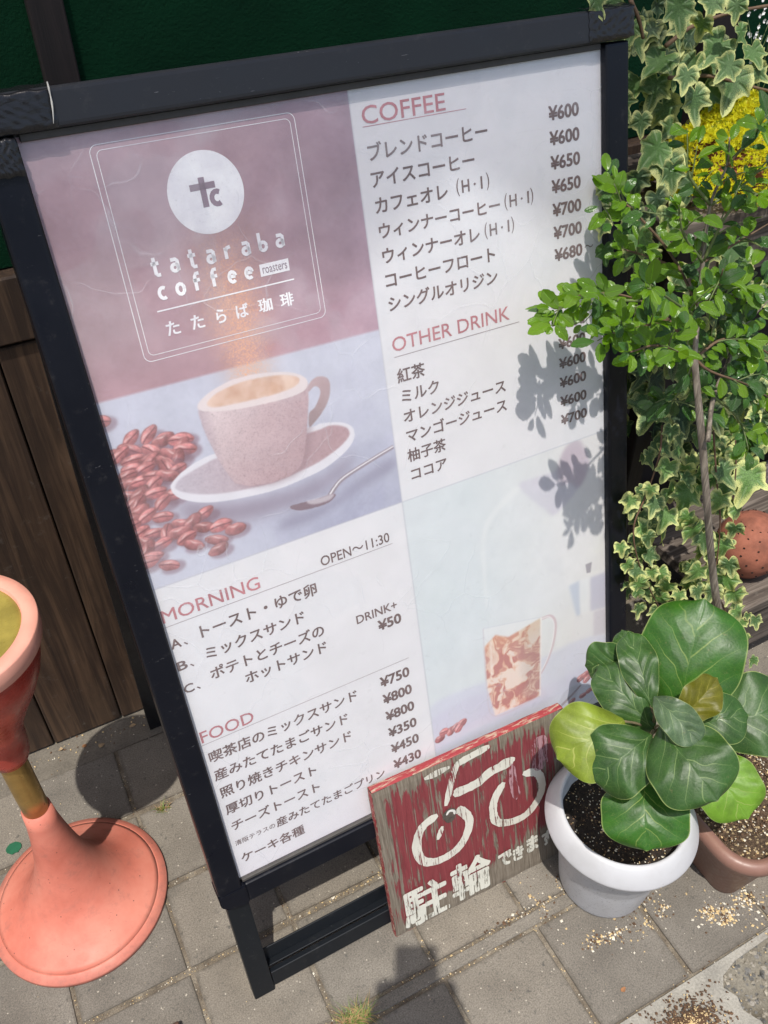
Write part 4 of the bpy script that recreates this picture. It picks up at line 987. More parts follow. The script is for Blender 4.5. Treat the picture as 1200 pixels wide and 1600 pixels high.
def board_geo():
    vs, fs, uv = [], [], []
    nx, nz = 30, 30
    r = random.Random(5)
    for side in (0, 1):
        for j in range(nz + 1):
            for i in range(nx + 1):
                a, b = i / nx, j / nz
                x = a * BW; z = b * BH
                if i in (0, nx): x += r.uniform(-.0009, .0009)
                if j in (0, nz): z += r.uniform(-.0008, .0008)
                if b == 1: z -= .002 * math.exp(-((a - 1) / .03) ** 2)
                y = (0 if side == 0 else -BT) + (.0005 * math.sin(a * 40) if side == 0 else 0)
                if side == 0 and (i in (0, nx) or j in (0, nz)): y -= .0014
                vs.append(BF((x, y, z))); uv.append((a, b))
    n = (nx + 1) * (nz + 1)
    I = lambda s, i, j: s * n + j * (nx + 1) + i
    for j in range(nz):
        for i in range(nx):
            fs.append((I(0, i, j), I(0, i + 1, j), I(0, i + 1, j + 1), I(0, i, j + 1)))
            fs.append((I(1, i, j), I(1, i, j + 1), I(1, i + 1, j + 1), I(1, i + 1, j)))
    return vs, fs, uv, n, nx, nz
vs, fs, uv, n, nx, nz = board_geo()
panel = mesh('board_face', vs, fs, mat_paintwood(), board, uvs=uv)
N = NT('worn_red_edge')
g = N.noise(N.coord('Object', (30, 160, 160)), 1., 5, .7, .8)
M_EDGE = N.done(N.pbr(Base_Color=N.mix(N.step(g, .50, .60), (.29, .030, .036), (.40, .30, .22)), Roughness=.6, Normal=N.bump(g, .6, .003)))
ev, ef = [], []
for (x0, x1, z0, z1, nm) in [(.0005, BW - .0005, BH, BH, 'top'), (0, 0, 0, BH, 'l'), (BW, BW, 0, BH, 'r'), (0, BW, 0, 0, 'b')]:
    m_ = 24; k = len(ev)
    for i in range(m_ + 1):
        a = i / m_
        for y in (-.0012, -.005, -.009, -.013, -BT):
            w_ = .0010 if y != -.0012 and y != -BT else 0.
            dx = {'l': -w_, 'r': w_}.get(nm, 0) * (1 + .4 * math.sin(i * 1.7)); dz = {'top': w_, 'b': -w_}.get(nm, 0) * (1 + .4 * math.sin(i * 1.3 + y * 900))
            ev.append(BF((x0 + (x1 - x0) * a + dx, y, z0 + (z1 - z0) * a + dz)))
    for i in range(m_):
        for q in range(4):
            p0 = k + i * 5 + q
            ef.append((p0, p0 + 1, p0 + 6, p0 + 5))
mesh('board_edge', ev, ef, M_EDGE, board)
def mat_wornwhite(name, c, thr=.60):
    N = NT(name)
    v0 = N.n('ShaderNodeTexCoord').outputs['UV']
    g = N.noise(N.n('ShaderNodeMapping', {'Vector': v0, 'Scale': (70, 4, 1)}).outputs[0], 1., 6, .72, .9)
    g2 = N.noise(N.n('ShaderNodeMapping', {'Vector': v0, 'Scale': (9, 5, 1)}).outputs[0], 1., 4, .6)
    k = N.math('ADD', N.math('MULTIPLY', g, .8), N.math('MULTIPLY', g2, .35))
    al = N.step(k, thr + .03, thr - .01)
    col = N.mix(N.step(g2, .4, .7), c, tuple(x * .86 for x in c))
    return N.done(N.pbr(Base_Color=col, Roughness=.7, Alpha=al, Normal=N.bump(g, .4, .002)))
M_WP = mat_wornwhite('worn_white_paint', (.64, .62, .54), .635)
M_WP2 = mat_wornwhite('worn_white_lettering', (.64, .63, .55), .625)
M_PK = mat_wornwhite('thin_pink_wash', (.40, .22, .24), .565)
def bmesh_flat(name, pts2, faces, mat, off=.0009):
    m_ = max(1, len(pts2) // 9) if name == 'painted_letter' else 10 ** 9
    return mesh(name, [BF((a, off + (i // m_) * .00003, b)) for i, (a, b) in enumerate(pts2)], faces, mat, board, uvs=[(a / BW, b / BH) for a, b in pts2])
_off = [.0008]
def brush(pts, w, mat=M_WP, closed=False, name='painted_stroke'):
    P = [Vector((a, 0, b)) for a, b in pts]
    L = smooth_line(P, 7)
    r = random.Random(len(pts) * 7 + int(w * 1e5)); n = len(L)
    Lf, Rt = [], []
    for i, p in enumerate(L):
        d = (L[min(i + 1, n - 1)] - L[max(i - 1, 0)]).normalized(); nn = Vector((-d.z, 0, d.x))
        e = min(i, n - 1 - i)
        k = 1.0 if closed else min(1, .45 + e * .28)
        ww = w / 2 * k * (1 + r.uniform(-.09, .09))
        Lf.append(p + nn * ww); Rt.append(p - nn * ww)
    pts2 = [(q.x, q.z) for q in Lf + Rt]
    _off[0] += .00012
    return bmesh_flat(name, pts2, [(i, i + 1, n + i + 1, n + i) for i in range(n - 1)], mat, _off[0])
Bb = D['B']
brush(Bb['w1'], .0165); brush(Bb['w2'], .0155)
brush(Bb['down'], .0185); brush(Bb['tube1'], .0115); brush(Bb['bar'], .0145); brush(Bb['grip'], .0125)
brush(Bb['seat'], .0150); brush(Bb['post'], .0160, M_PK); brush(Bb['fork'], .0095)
k0 = Bb['knot'][0]
kn = [(k0[0] + .0125 * math.cos(a) * (1 + .12 * math.sin(3 * a)), k0[1] + .0155 * math.sin(a)) for a in np.linspace(0, 2 * math.pi, 19)[:-1]]
bmesh_flat('knot', kn, [tuple(range(18))], mat_plain('dark_knot', (.085, .068, .055), .8, .3, 90, .5), .00215)
_off[0] = .0024
brush([(k0[0] - .006, k0[1] + .004), (k0[0], k0[1] + .010), (k0[0] + .008, k0[1] + .006), (k0[0] + .009, k0[1] - .002)], .0045, mat_plain('knot_white', (.7, .69, .64), .6), name='knot_paint')
for ch, u0, u1, v0, v1 in Bb['chars']:
    vs_, fs_ = fatten(*text_verts(ch), .032 if ch in '駐輪' else .065)
    xs = [v[0] for v in vs_]; ys = [v[1] for v in vs_]
    f2 = [(u0 + (x - min(xs)) / (max(xs) - min(xs)) * (u1 - u0), v0 + (y - min(ys)) / (max(ys) - min(ys)) * (v1 - v0)) for x, y, _ in vs_]
    bmesh_flat('painted_letter', f2, fs_, M_WP2, .0024)
# pink scratch patch top right
pr = [(.291 + .0 * i, .0) for i in range(1)]
brush([(BW * .86, BH * .90), (BW * .855, BH * .80), (BW * .85, BH * .68)], .030, M_PK)

# ------------------------------------------------------------------ coral pedestal table
T0 = (-.240, .300, 0)
tab = thing('pedestal_stand', 'coral red hourglass pedestal ashtray stand with brass neck and olive top', 'pedestal stand', T0)
lathe('foot_rim', [(.02, 0), (.148, 0), (.1502, .0015), (.1505, .0090), (.1498, .0105), (.1385, .0172), (.1372, .0178), (.134, .0150)], M_CORAL, tab, T0, 96)
lathe('foot', [(.134, .014), (.1366, .0184), (.130, .0228), (.118, .030), (.104, .0395), (.090, .051), (.077, .066), (.065, .085), (.0545, .108), (.046, .134), (.039, .163), (.0335, .195), (.0285, .230), (.0245, .266), (.0225, .300)], M_CORAL, tab, T0, 96)
lathe('neck', [(.0150, .297), (.0198, .3005), (.0200, .34), (.0200, .43), (.0195, .437)], M_BRASS, tab, T0, 48)
lathe('cup', [(.021, .436), (.0270, .438), (.0315, .452), (.0335, .475), (.0355, .500), (.0455, .527), (.0600, .556), (.0760, .586), (.0885, .615), (.0960, .642), (.0985, .662), (.0980, .675)], M_RED, tab, T0, 96)
lathe('rim', [(.0970, .6745), (.1055, .6750), (.1075, .6770), (.1090, .690), (.1090, .7035), (.1080, .7060), (.0900, .7068), (.0887, .7055), (.0885, .700)], M_PINKRIM, tab, T0, 96)
lathe('plate', [(.086, .6960), (.0883, .6985), (.0870, .7022), (.079, .7010), (.02, .7000)], M_OLIVE, tab, T0, 96)

# ------------------------------------------------------------------ pots
def rot_about(c): return c
N = NT('white_plastic_speckled')
v = N.coord('Object')
sp = N.noise(N.coord('Object', (190, 190, 420)), 1., 3, .7, .8)
z_ = N.n('ShaderNodeSeparateXYZ', {0: N.n('ShaderNodeTexCoord').outputs['Object']}).outputs[2]
mk = N.math('MULTIPLY', N.step(sp, .61, .64), N.step(z_, .19, .13))
col = N.mix(N.math('MULTIPLY', N.step(N.noise(v, 14, 5, .6), .4, .7), .6), (.52, .52, .535), (.42, .415, .415))
col = N.mix(N.math('MULTIPLY', mk, .75), col, (.14, .135, .13))
col = N.mix(N.math('MULTIPLY', N.step(N.noise(v, 130, 4, .6), .70, .74), .5), col, (.2, .18, .15))
M_POTW = N.done(N.pbr(Base_Color=col, Roughness=.42, Normal=N.bump(sp, .05, .001)))
PC = (.597, -.107, 0)
pot = thing('white_flower_pot', 'round white plastic flower pot with speckled side and wide rim, beside the bicycle board', 'flower pot', PC)
lathe('pot_body', [(.060, .001), (.0735, .0015), (.0765, .004), (.0785, .012), (.0880, .090), (.0900, .105), (.0908, .107), (.0990, .185), (.1010, .200), (.098, .200), (.080, .15)], M_POTW, pot, PC, 96)
lathe('pot_rim', [(.0985, .186), (.1130, .188), (.1215, .1935), (.1238, .2000), (.1243, .2030), (.1236, .2055), (.1195, .2150), (.1140, .2255), (.1085, .2325), (.1040, .2362), (.1010, .2368), (.0985, .2345), (.0972, .2290), (.0960, .186)], M_POTW, pot, PC, 128)
N = NT('potting_soil')
v = N.coord('Object')
a = N.noise(v, 150, 5, .7); b = N.noise(v, 30, 4, .6)
col = N.ramp(a, [(.3, (.012, .009, .007)), (.55, (.035, .024, .017)), (.75, (.09, .06, .04))])
M_SOIL = N.done(N.pbr(Base_Color=col, Roughness=.95, Normal=N.bump(N.math('ADD', a, b), 1., .012)))
def disc_geo(c, R, z, bump=.006, nr=18, na=60, seed=1):
    r = random.Random(seed); vs = [(c[0], c[1], z)]; fs = []
    for j in range(1, nr + 1):
        for i in range(na):
            a = 2 * math.pi * i / na
            vs.append((c[0] + R * j / nr * math.cos(a), c[1] + R * j / nr * math.sin(a), z + r.uniform(-bump, bump)))
    for i in range(na): fs.append((0, 1 + i, 1 + (i + 1) % na))
    for j in range(nr - 1):
        for i in range(na):
            a, b = 1 + j * na + i, 1 + j * na + (i + 1) % na
            fs.append((a, b, b + na, a + na))
    return vs, fs
vs, fs = disc_geo(PC, .0966, .192, .003)
mesh('soil', vs, fs, M_SOIL, pot, True)

# brown planter at the right edge
def rr_ring(x0, x1, y0, y1, r, n=10):
    out = []
    for cx, cy, a0 in ((x1 - r, y0 + r, 270), (x1 - r, y1 - r, 0), (x0 + r, y1 - r, 90), (x0 + r, y0 + r, 180)):
        for k in range(n):
            a = rad(a0 + 90 * k / (n - 1)); out.append((cx + r * math.cos(a), cy + r * math.sin(a)))
    return out
planter = thing('brown_planter', 'brown plastic trough planter full of speckled potting mix at the right edge', 'planter', (.95, -.16, 0))
def loft(name, sections, mat, parent, cap0=False, cap1=False, smooth=True):
    vs, fs = [], []
    for (x0, x1, y0, y1, r, z) in sections:
        ring = rr_ring(x0, x1, y0, y1, r); n = len(ring)
        vs += [(a, b, z) for a, b in ring]
    for j in range(len(sections) - 1):
        for i in range(n):
            a, b = j * n + i, j * n + (i + 1) % n
            fs.append((a, b, b + n, a + n))
    if cap0: fs.append(tuple(range(n))[::-1])
    if cap1: fs.append(tuple(range(len(vs) - n, len(vs))))
    return mesh(name, vs, fs, mat, parent, smooth)
px0, px1, py0, py1 = .716, 1.20, -.282, -.035
def sec(o, z, r=.07): return (px0 + o, px1 - o, py0 + o, py1 - o, max(.01, r - o), z)
loft('planter_body', [sec(.045, .001), sec(.040, .004), sec(.020, .130), sec(.016, .145)], M_BROWNP, planter, cap0=True)
loft('planter_rim', [sec(.017, .137), sec(.006, .137), sec(.0, .142), sec(-.002, .152), sec(.0, .162), sec(.008, .168), sec(.018, .166), sec(.0225, .158), sec(.024, .140)], M_BROWNP, planter)
def patch(x0, x1, y0, y1, z, amp, n=70, seed=3):
    r = random.Random(seed); vs, fs = [], []
    for j in range(n + 1):
        for i in range(n + 1):
            vs.append((x0 + (x1 - x0) * i / n, y0 + (y1 - y0) * j / n, z + r.uniform(-amp, amp) + .006 * math.sin(i * .21) * math.sin(j * .17)))
    for j in range(n):
        for i in range(n):
            q = j * (n + 1) + i; fs.append((q, q + 1, q + n + 2, q + n + 1))
    return vs, fs
N = NT('speckled_potting_mix')
v = N.coord('Object')
a = N.noise(v, 190, 5, .7); vo_ = N.voro(v, 190); wn_ = N.n('ShaderNodeTexWhiteNoise', {'Vector': N.voro(v, 190, 'F1', 1)}).outputs[0]
col = N.ramp(a, [(.3, (.03, .018, .010)), (.5, (.10, .062, .036)), (.7, (.22, .15, .09))])
col = N.mix(N.math('MULTIPLY', N.math('LESS_THAN', vo_, .42), N.math('GREATER_THAN', wn_, .72)), col, (.55, .42, .24))
M_MIX = N.done(N.pbr(Base_Color=col, Roughness=.9, Normal=N.bump(a, 1., .008)))
vs, fs = patch(px0 + .024, px1 - .024, py0 + .024, py1 - .024, .142, .003)
mesh('potting_mix', vs, fs, M_MIX, planter, True)

# ------------------------------------------------------------------ grains, pebbles, litter (nobody could count them)
def grains(name, pts, mat, parent=None, label=None, cat=None):
    vs, fs = [], []
    base = [Vector(p) for p in ((1, 0, 0), (-1, 0, 0), (0, 1, 0), (0, -1, 0), (0, 0, 1), (0, 0, -1))]
    tri = [(0, 2, 4), (2, 1, 4), (1, 3, 4), (3, 0, 4), (2, 0, 5), (1, 2, 5), (3, 1, 5), (0, 3, 5)]
    for x, y, z, s in pts:
        k = len(vs); R_ = Matrix.Rotation(rnd.uniform(0, 6.3), 3, 'Z') @ Matrix.Rotation(rnd.uniform(-.5, .5), 3, 'X')
        sc = (s * rnd.uniform(.7, 1.4), s * rnd.uniform(.6, 1.1), s * rnd.uniform(.4, .8))
        for b in base:
            q = R_ @ Vector((b.x * sc[0], b.y * sc[1], b.z * sc[2]))
            vs.append((x + q.x, y + q.y, z + q.z))
        fs += [(a + k, b + k, c + k) for a, b, c in tri]
    o = mesh(name, vs, fs, mat, parent, kind='stuff')
    if label and not parent: o['label'] = label
    if cat: o['category'] = cat
    return o
M_G1 = mat_plain('golden_vermiculite', (.58, .43, .22), .7, .25, 60, .1)
M_G2 = mat_plain('white_perlite', (.66, .61, .50), .8, .15, 60, .1)
M_G3 = mat_plain('brown_bark_crumb', (.115, .065, .035), .9, .3, 60, .1)
def sg(mu, sg_): return abs(rnd.gauss(mu, sg_))
G1, G2, G3 = [], [], []
def put(x, y, s, z=0.):
    (G1 if rnd.random() < .45 else G2 if rnd.random() < .45 else G3).append((x, y, z + s * .35, s))
for y in (-.311, -.120, -.0955, .085, .246, .411, .573):      # in the joints
    for _ in range(560 if y < .3 else 200):
        x = rnd.uniform(-.45, 1.3); put(x, y - .012 * (x - .3) + rnd.gauss(0, .003), sg(.0006, .0005) + .0003, -.0026)
for i in range(-5, 7):
    xx = .255 + .182 * i
    for _ in range(150):
        put(xx + rnd.gauss(0, .0025), rnd.uniform(-.31, .57), sg(.0006, .0005) + .0003, -.0026)
for cx, cy, sxx, syy, n in [(.717, -.248, .012, .007, 110), (.740, -.268, .010, .006, 130), (.730, -.258, .014, .010, 60), (.790, -.262, .022, .010, 170), (.83, -.30, .04, .012, 160), (.625, -.172, .020, .006, 90), (.512, -.190, .010, .007, 60), (.545, -.197, .014, .005, 70), (.650, -.205, .010, .008, 50), (.590, -.215, .03, .012, 40), (.47, -.10, .008, .03, 60), (.415, -.093, .03, .004, 60), (.536, -.085, .02, .012, 60), (.92, -.33, .09, .025, 260), (.30, .087, .1, .004, 80), (.61, -.20, .05, .02, 60)]:
    for _ in range(n): put(rnd.gauss(cx, sxx), rnd.gauss(cy, syy), sg(.0011, .0009) + .0004)
for _ in range(900): put(rnd.uniform(-.45, 1.25), rnd.uniform(-.31, .62), sg(.0003, .0004) + .0002)
for _ in range(500): put(rnd.uniform(-.6, 1.2), rnd.gauss(.618, .016), sg(.0008, .0009) + .0004)
G = [(G1, M_G1, 'golden potting grains scattered over the pavement joints'), (G2, M_G2, 'pale perlite crumbs scattered over the pavement'), (G3, M_G3, 'dark bark crumbs scattered over the pavement')]
for g_, m_, l_ in G: grains('grit', g_, m_, None, l_)
def put_in(n, fn, lo, hi_, parent, names=('grit_in_soil',)):
    a1, a2, a3 = [], [], []
    for _ in range(n):
        x, y, z = fn(); s = rnd.uniform(lo, hi_) * rnd.random() + lo
        rnd.choice((a1, a2, a3, a3)).append((x, y, z, s))
    for p_, m_ in ((a1, M_G1), (a2, M_G2), (a3, M_G3)): grains(names[0], p_, m_, parent)
def in_pot():
    a, r = rnd.uniform(0, 6.3), .094 * math.sqrt(rnd.random()); return PC[0] + r * math.cos(a), PC[1] + r * math.sin(a), .194 + rnd.uniform(-.001, .002)
put_in(900, in_pot, .0006, .0022, pot)
put_in(3600, lambda: (rnd.uniform(px0 + .03, px1 - .03), rnd.uniform(py0 + .028, py1 - .03), .1445 + rnd.uniform(-.002, .003)), .0008, .003, planter)
# pebbles and broken cement beyond the pavers
bm = bmesh.new()
edge_ = [(.30, -.3095), (1.6, -.3095), (1.6, -.3175), (1.1, -.318), (.80, -.319), (.70, -.322), (.665, -.331), (.652, -.345), (.662, -.365), (.655, -.385), (.668, -.41), (.66, -.47), (.60, -.50), (.50, -.50), (.44, -.47), (.30, -.46)]
f = bm.faces.new([bm.verts.new((a, b - .012 * (a - .3), -.0035)) for a, b in edge_])
bmesh.ops.triangulate(bm, faces=[f])
r_ = bmesh.ops.extrude_face_region(bm, geom=bm.faces[:])
for v in r_['geom']:
    if isinstance(v, bmesh.types.BMVert): v.co.z += .0035
bmesh.ops.recalc_face_normals(bm, faces=bm.faces)
o = bm_out('cement_patch', bm, mat_cement((.35, .33, .285)), None, kind='structure')
N = mat_plain('grey_pebble', (.135, .130, .118), .75, .45, 45, .3)
N2 = mat_plain('tan_pebble', (.27, .24, .19), .8, .35, 45, .3)
N3 = M_SOIL
pb, pb2 = [], []
for _ in range(4200):
    x = rnd.uniform(.655, 1.5); y = rnd.uniform(-.62, -.326)
    (pb if rnd.random() < .45 else pb2).append((x, y, -.003, rnd.uniform(.0015, .0060) * rnd.uniform(.5, 1)))
grains('pebbles', pb, N, None, 'dark grey pebbles bedded in the worn road edge')
grains('pebbles', pb2, N2, None, 'tan and buff pebbles bedded in the worn road edge')
dirt, dirt2 = [], []
for _ in range(1500):
    a, r = rnd.uniform(0, 6.3), abs(rnd.gauss(0, .032)); dirt.append((.560 + r * math.cos(a) * 1.25, -.368 + r * .75 * math.sin(a), .003 + max(0, .010 - r * .18), rnd.uniform(.001, .003)))
for _ in range(300):
    a, r = rnd.uniform(0, 6.3), abs(rnd.gauss(0, .036)); dirt2.append((.560 + r * math.cos(a) * 1.25, -.368 + r * .75 * math.sin(a), .005 + max(0, .010 - r * .18), rnd.uniform(.0008, .002)))
grains('dirt', dirt, M_G3, None, 'small heap of brown soil crumbs on pale cement at the lower right')
grains('dirt', dirt2, M_G1, None, 'golden grains on the soil heap at the lower right')

# grass tufts and litter
def tuft(c, n, hmax, spread, mats, label, seed):
    r = random.Random(seed)
    t = thing('grass_tuft', label, 'grass tuft', c)
    for mi, m_ in enumerate(mats):
        vs, fs = [], []
        for _ in range(n):
            a = r.uniform(0, 6.3); l = hmax * r.uniform(.4, 1); lean = spread * r.uniform(.3, 1); w_ = r.uniform(.0006, .0014)
            bx, by = c[0] + r.gauss(0, spread * .28), c[1] + r.gauss(0, spread * .10)
            dx, dy = math.cos(a), math.sin(a); k = len(vs)
            for s in range(5):
                q = s / 4; x = bx + dx * lean * q * q; y = by + dy * lean * q * q; z = l * math.sin(q * 1.5) * (1 - .25 * q) - .002
                ww = w_ * (1 - q * .95)
                vs += [(x - dy * ww, y + dx * ww, z), (x + dy * ww, y - dx * ww, z)]
            for s in range(4): fs.append((k + 2 * s, k + 2 * s + 1, k + 2 * s + 3, k + 2 * s + 2))
        mesh('blades', vs, fs, m_, t, kind='stuff')
M_GR1 = mat_plain('green_grass_blade', (.13, .19, .035), .55, .3, 60, .1)
M_GR2 = mat_plain('dry_grass_blade', (.34, .22, .10), .7, .3, 60, .1)
tuft((.100, -.108, 0), 110, .026, .042, (M_GR1, M_GR2), 'green and reddish grass tuft growing in the joint below the leaning red board', 4)
tuft((-.062, .400, 0), 26, .018, .022, (M_GR1, M_GR2), 'small dry grass tuft in the joint behind the coral foot', 9)
# fallen leaf scraps
def scrap(x, y, s, mat, label, seed):
    r = random.Random(seed); n = 9
    vs = [(x, y, .003)] + [(x + s * r.uniform(.5, 1) * math.cos(i / n * 6.28), y + s * .7 * r.uniform(.5, 1) * math.sin(i / n * 6.28), .0012 + r.uniform(0, .004)) for i in range(n)]
    o = mesh('leaf_scrap', vs, [(0, 1 + i, 1 + (i + 1) % n) for i in range(n)], mat, None, True)
    tag(o, label, 'fallen leaf', 'leaf scraps on the pavement')
M_DRY = mat_plain('dry_leaf', (.24, .11, .045), .8, .3, 90, .3)
M_DRY2 = mat_plain('pale_dry_leaf', (.36, .26, .15), .8, .3, 90, .3)
sl = [(-.13, .60, .009, 'curled brown leaf scrap against the boards right of the plank gap'), (-.16, .615, .007, 'tiny leaf scrap at the foot of the boards'), (-.06, .617, .008, 'brown leaf scrap by the rear leg of the menu board'), (.02, .355, .010, 'curled reddish scrap on the paver right of the coral foot'), (-.205, .63, .007, 'small scrap left of the plank gap'), (.505, -.275, .006, 'orange brown scrap on the large front paver'), (-.35, .10, .006, 'brown speck of leaf on the paver before the coral foot')]
for i, (x, y, s, l_) in enumerate(sl): scrap(x, y, s, M_DRY if i % 2 else M_DRY2, l_, i)
N = mat_plain('green_paint_spot', (.01, .11, .05), .6)
n_ = 16; gx, gy = -.330, .455
o = mesh('paint_spot', [(gx + .014 * math.cos(i / n_ * 6.28), gy + .012 * math.sin(i / n_ * 6.28) * (1 + .1 * math.sin(i * 3)), .0016) for i in range(n_)], [tuple(range(n_))], N, None)
tag(o, 'dark green paint spot on the paver behind the coral foot', 'paint spot')
# wooden board lying at the very bottom edge
wb = box('wooden_board', -.250, -.150, -.10, .018, .002, .022, mat_wood('brown_board_wood', (.10, .05, .03), (.19, .10, .06), axis=0), None, bev=.0015)
tag(wb, 'brown wooden board end lying on the pavement at the bottom edge', 'board')

# ------------------------------------------------------------------ fiddle leaf fig
def frame_from(B, T, nh):
    y = (T - B).normalized(); z = (nh - y * nh.dot(y)).normalized(); x = y.cross(z)
    return Matrix(((x.x, y.x, z.x, B.x), (x.y, y.y, z.y, B.y), (x.z, y.z, z.z, B.z), (0, 0, 0, 1)))
def fig_leaf(L, W, fold, curv, seed, wav=1.0):
    r = random.Random(seed); nu, nv = 28, 40
    ph = [r.uniform(0, 6.3) for _ in range(6)]
    vs, fs, uv = [], [], []
    for j in range(nv + 1):
        t = j / nv
        # obovate, broad near the tip, notched
        t = 1 - (1 - t) ** 1.6
        if t <= .60: w_ = W / 2 * max(.03, math.sin(math.pi / 2 * t / .60)) ** (.95 if seed == 3 else .66)
        else: w_ = W / 2 * math.sqrt(max(.0, 1 - ((t - .60) / .40) ** 2.5))
        w_ = max(w_, W * .012)
        wl = w_ * (1 + .035 * math.sin(t * 13 + ph[0])); wr = w_ * (1 + .035 * math.sin(t * 12 + ph[1]))
        for i in range(nu + 1):
            s = i / nu * 2 - 1
            ww = wl if s < 0 else wr
            x = s * ww; y = t * L
            if t > .88: y += L * .02 * math.cos(s * 3.1) * (t - .88) / .12
            z = fold * abs(x) + curv * (-4 * (t - .5) ** 2 + 1) * -1 * 0 + curv * (1 - (2 * t - 1) ** 2) * 1.0
            z -= .10 * W * abs(s) ** 2.2
            z += wav * .0045 * abs(s) ** 1.6 * math.sin(t * 15 + ph[2] + (1.7 if s > 0 else 0))
            z += .0004 * math.sin(t * 24 - abs(s) * 7 + ph[3]) * (1 - abs(s) ** 3)
            vs.append((x, y, z)); uv.append((i / nu, t))
    for j in range(nv):
        for i in range(nu):
            q = j * (nu + 1) + i; fs.append((q, q + 1, q + nu + 2, q + nu + 1))
    return vs, fs, uv
FM = [mat_fig('fig_leaf_bright', (.021, .078, .006), (.12, .22, .05), (.22, .29, .07), .14),
      mat_fig('fig_leaf_dark', (.022, .060, .010), (.10, .18, .06), (.20, .28, .10), .10),
      mat_fig('fig_leaf_young', (.12, .115, .010), (.2, .2, .05), (.36, .30, .06), .35),
      mat_fig('fig_leaf_backlit', (.15, .20, .020), (.25, .3, .06), (.42, .44, .12), .28),  # yellow-green of backlight painted into the leaf colour
      mat_fig('fig_leaf_bluish', (.05, .085, .040), (.15, .22, .09), (.26, .34, .16), .10),
      mat_fig('fig_leaf_lime', (.12, .24, .022), (.2, .3, .06), (.36, .44, .13), .35)]
fig = thing('fiddle_leaf_fig', 'fiddle leaf fig with broad veined leaves growing in the white pot', 'potted plant', (PC[0], PC[1], .192))
camv = Vector((-0.08891, -0.59747, 1.52037))
stem_top = Vector(D['stem'][0])
tube('stem', [(PC[0], PC[1], .185), (PC[0] + .004, PC[1], .28), (PC[0] + .01, PC[1] - .01, .38), tuple(stem_top)], .0065, .004, M_FIGSTEM, fig)
flab = {2: 'young folded yellow olive leaf', 3: 'yellow green leaf', 5: 'lime green leaf', 4: 'folded pale bluish leaf'}
for i, (b, t, wd, ci, fo, cu, ro) in enumerate(D['fig']):
    b, t = Vector(b), Vector(t); L = (t - b).length
    nh = (camv - (b + t) / 2).normalized() * 1.0 + Vector((-.15, -.15, .45)) * .7
    Mx = frame_from(b, t, nh) @ Matrix.Rotation(ro, 4, 'Y')
    vs, fs, uv = fig_leaf(L, wd, fo, cu, i + 3)
    o = mesh('leaf', [Mx @ Vector(v) for v in vs], fs, FM[ci], fig, True, uvs=uv)
    if ci in flab: o['label'] = flab[ci]
    root = Vector((PC[0] + .006, PC[1] - .004, min(stem_top.z - .03, max(.27, b.z - .06))))
    if (b - root).length > .02:
        vs2, fs2 = tube_geo(smooth_line([root, (root + b) / 2 + Vector((0, 0, .008)), b + (t - b) * .03], 4), .0019, 6)
        mesh('petiole', vs2, fs2, M_FIGSTEM, fig, True)
lathe('leaf_sheath', [(.0045, -.012), (.0052, 0), (.004, .014), (.001, .026)], mat_plain('dark_bud', (.05, .012, .012), .6), fig, tuple(stem_top), 14)

# ------------------------------------------------------------------ small glossy shrub
def small_leaf_mesh(seed, mat, L=1., W=.5):
    r = random.Random(seed); nu, nv = 6, 12; vs, fs, uv = [], [], []
    cz = r.uniform(-.12, .16); tw = r.uniform(-.5, .5); fd = r.uniform(.12, .38)
    for j in range(nv + 1):
        t = j / nv
        w_ = W / 2 * math.sin(math.pi * (.02 + .96 * t ** (.75 + .35 * ((seed * 7) % 5) / 4))) ** .72 * (.72 + .55 * t)
        if t > .35: w_ *= 1 + .07 * math.sin(t * 48)
        for i in range(nu + 1):
            s = i / nu * 2 - 1
            x, z = s * w_, fd * abs(s) * w_ + cz * (1 - (2 * t - 1) ** 2) * 1.0 - .16 * t * t
            a = tw * (t - .3)
            vs.append((x * math.cos(a) - z * math.sin(a), t * L, x * math.sin(a) + z * math.cos(a))); uv.append((i / nu, t))
    for j in range(nv):
        for i in range(nu):
            q = j * (nu + 1) + i; fs.append((q, q + 1, q + nu + 2, q + nu + 1))
    me = bpy.data.meshes.new('leaf'); me.from_pydata(vs, [], fs)
    l = me.uv_layers.new(name='UVMap'); vi = np.zeros(len(me.loops), dtype=np.int32); me.loops.foreach_get('vertex_index', vi)
    l.data.foreach_set('uv', np.array(uv, dtype=np.float32)[vi].ravel())
    me.polygons.foreach_set('use_smooth', [True] * len(me.polygons)); me.materials.append(mat)
    return me
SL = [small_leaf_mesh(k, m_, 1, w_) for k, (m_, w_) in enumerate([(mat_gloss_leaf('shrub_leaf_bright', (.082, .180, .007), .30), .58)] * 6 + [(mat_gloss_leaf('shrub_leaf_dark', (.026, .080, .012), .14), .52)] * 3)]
shrub = thing('ash_leaved_shrub', 'slender shrub with grey stem and glossy small green leaves reaching over the menu board', 'shrub', tuple(D['twigs'][0][0]))
TWG = D['twigs']
base_pl = (.93, -.10, .14)
tube('trunk', [base_pl, (.88, -.06, .30)] + TWG[0][1:], .0078, .0042, M_BARK, shrub, n=9)
nleaf = 0
leaf_list = []
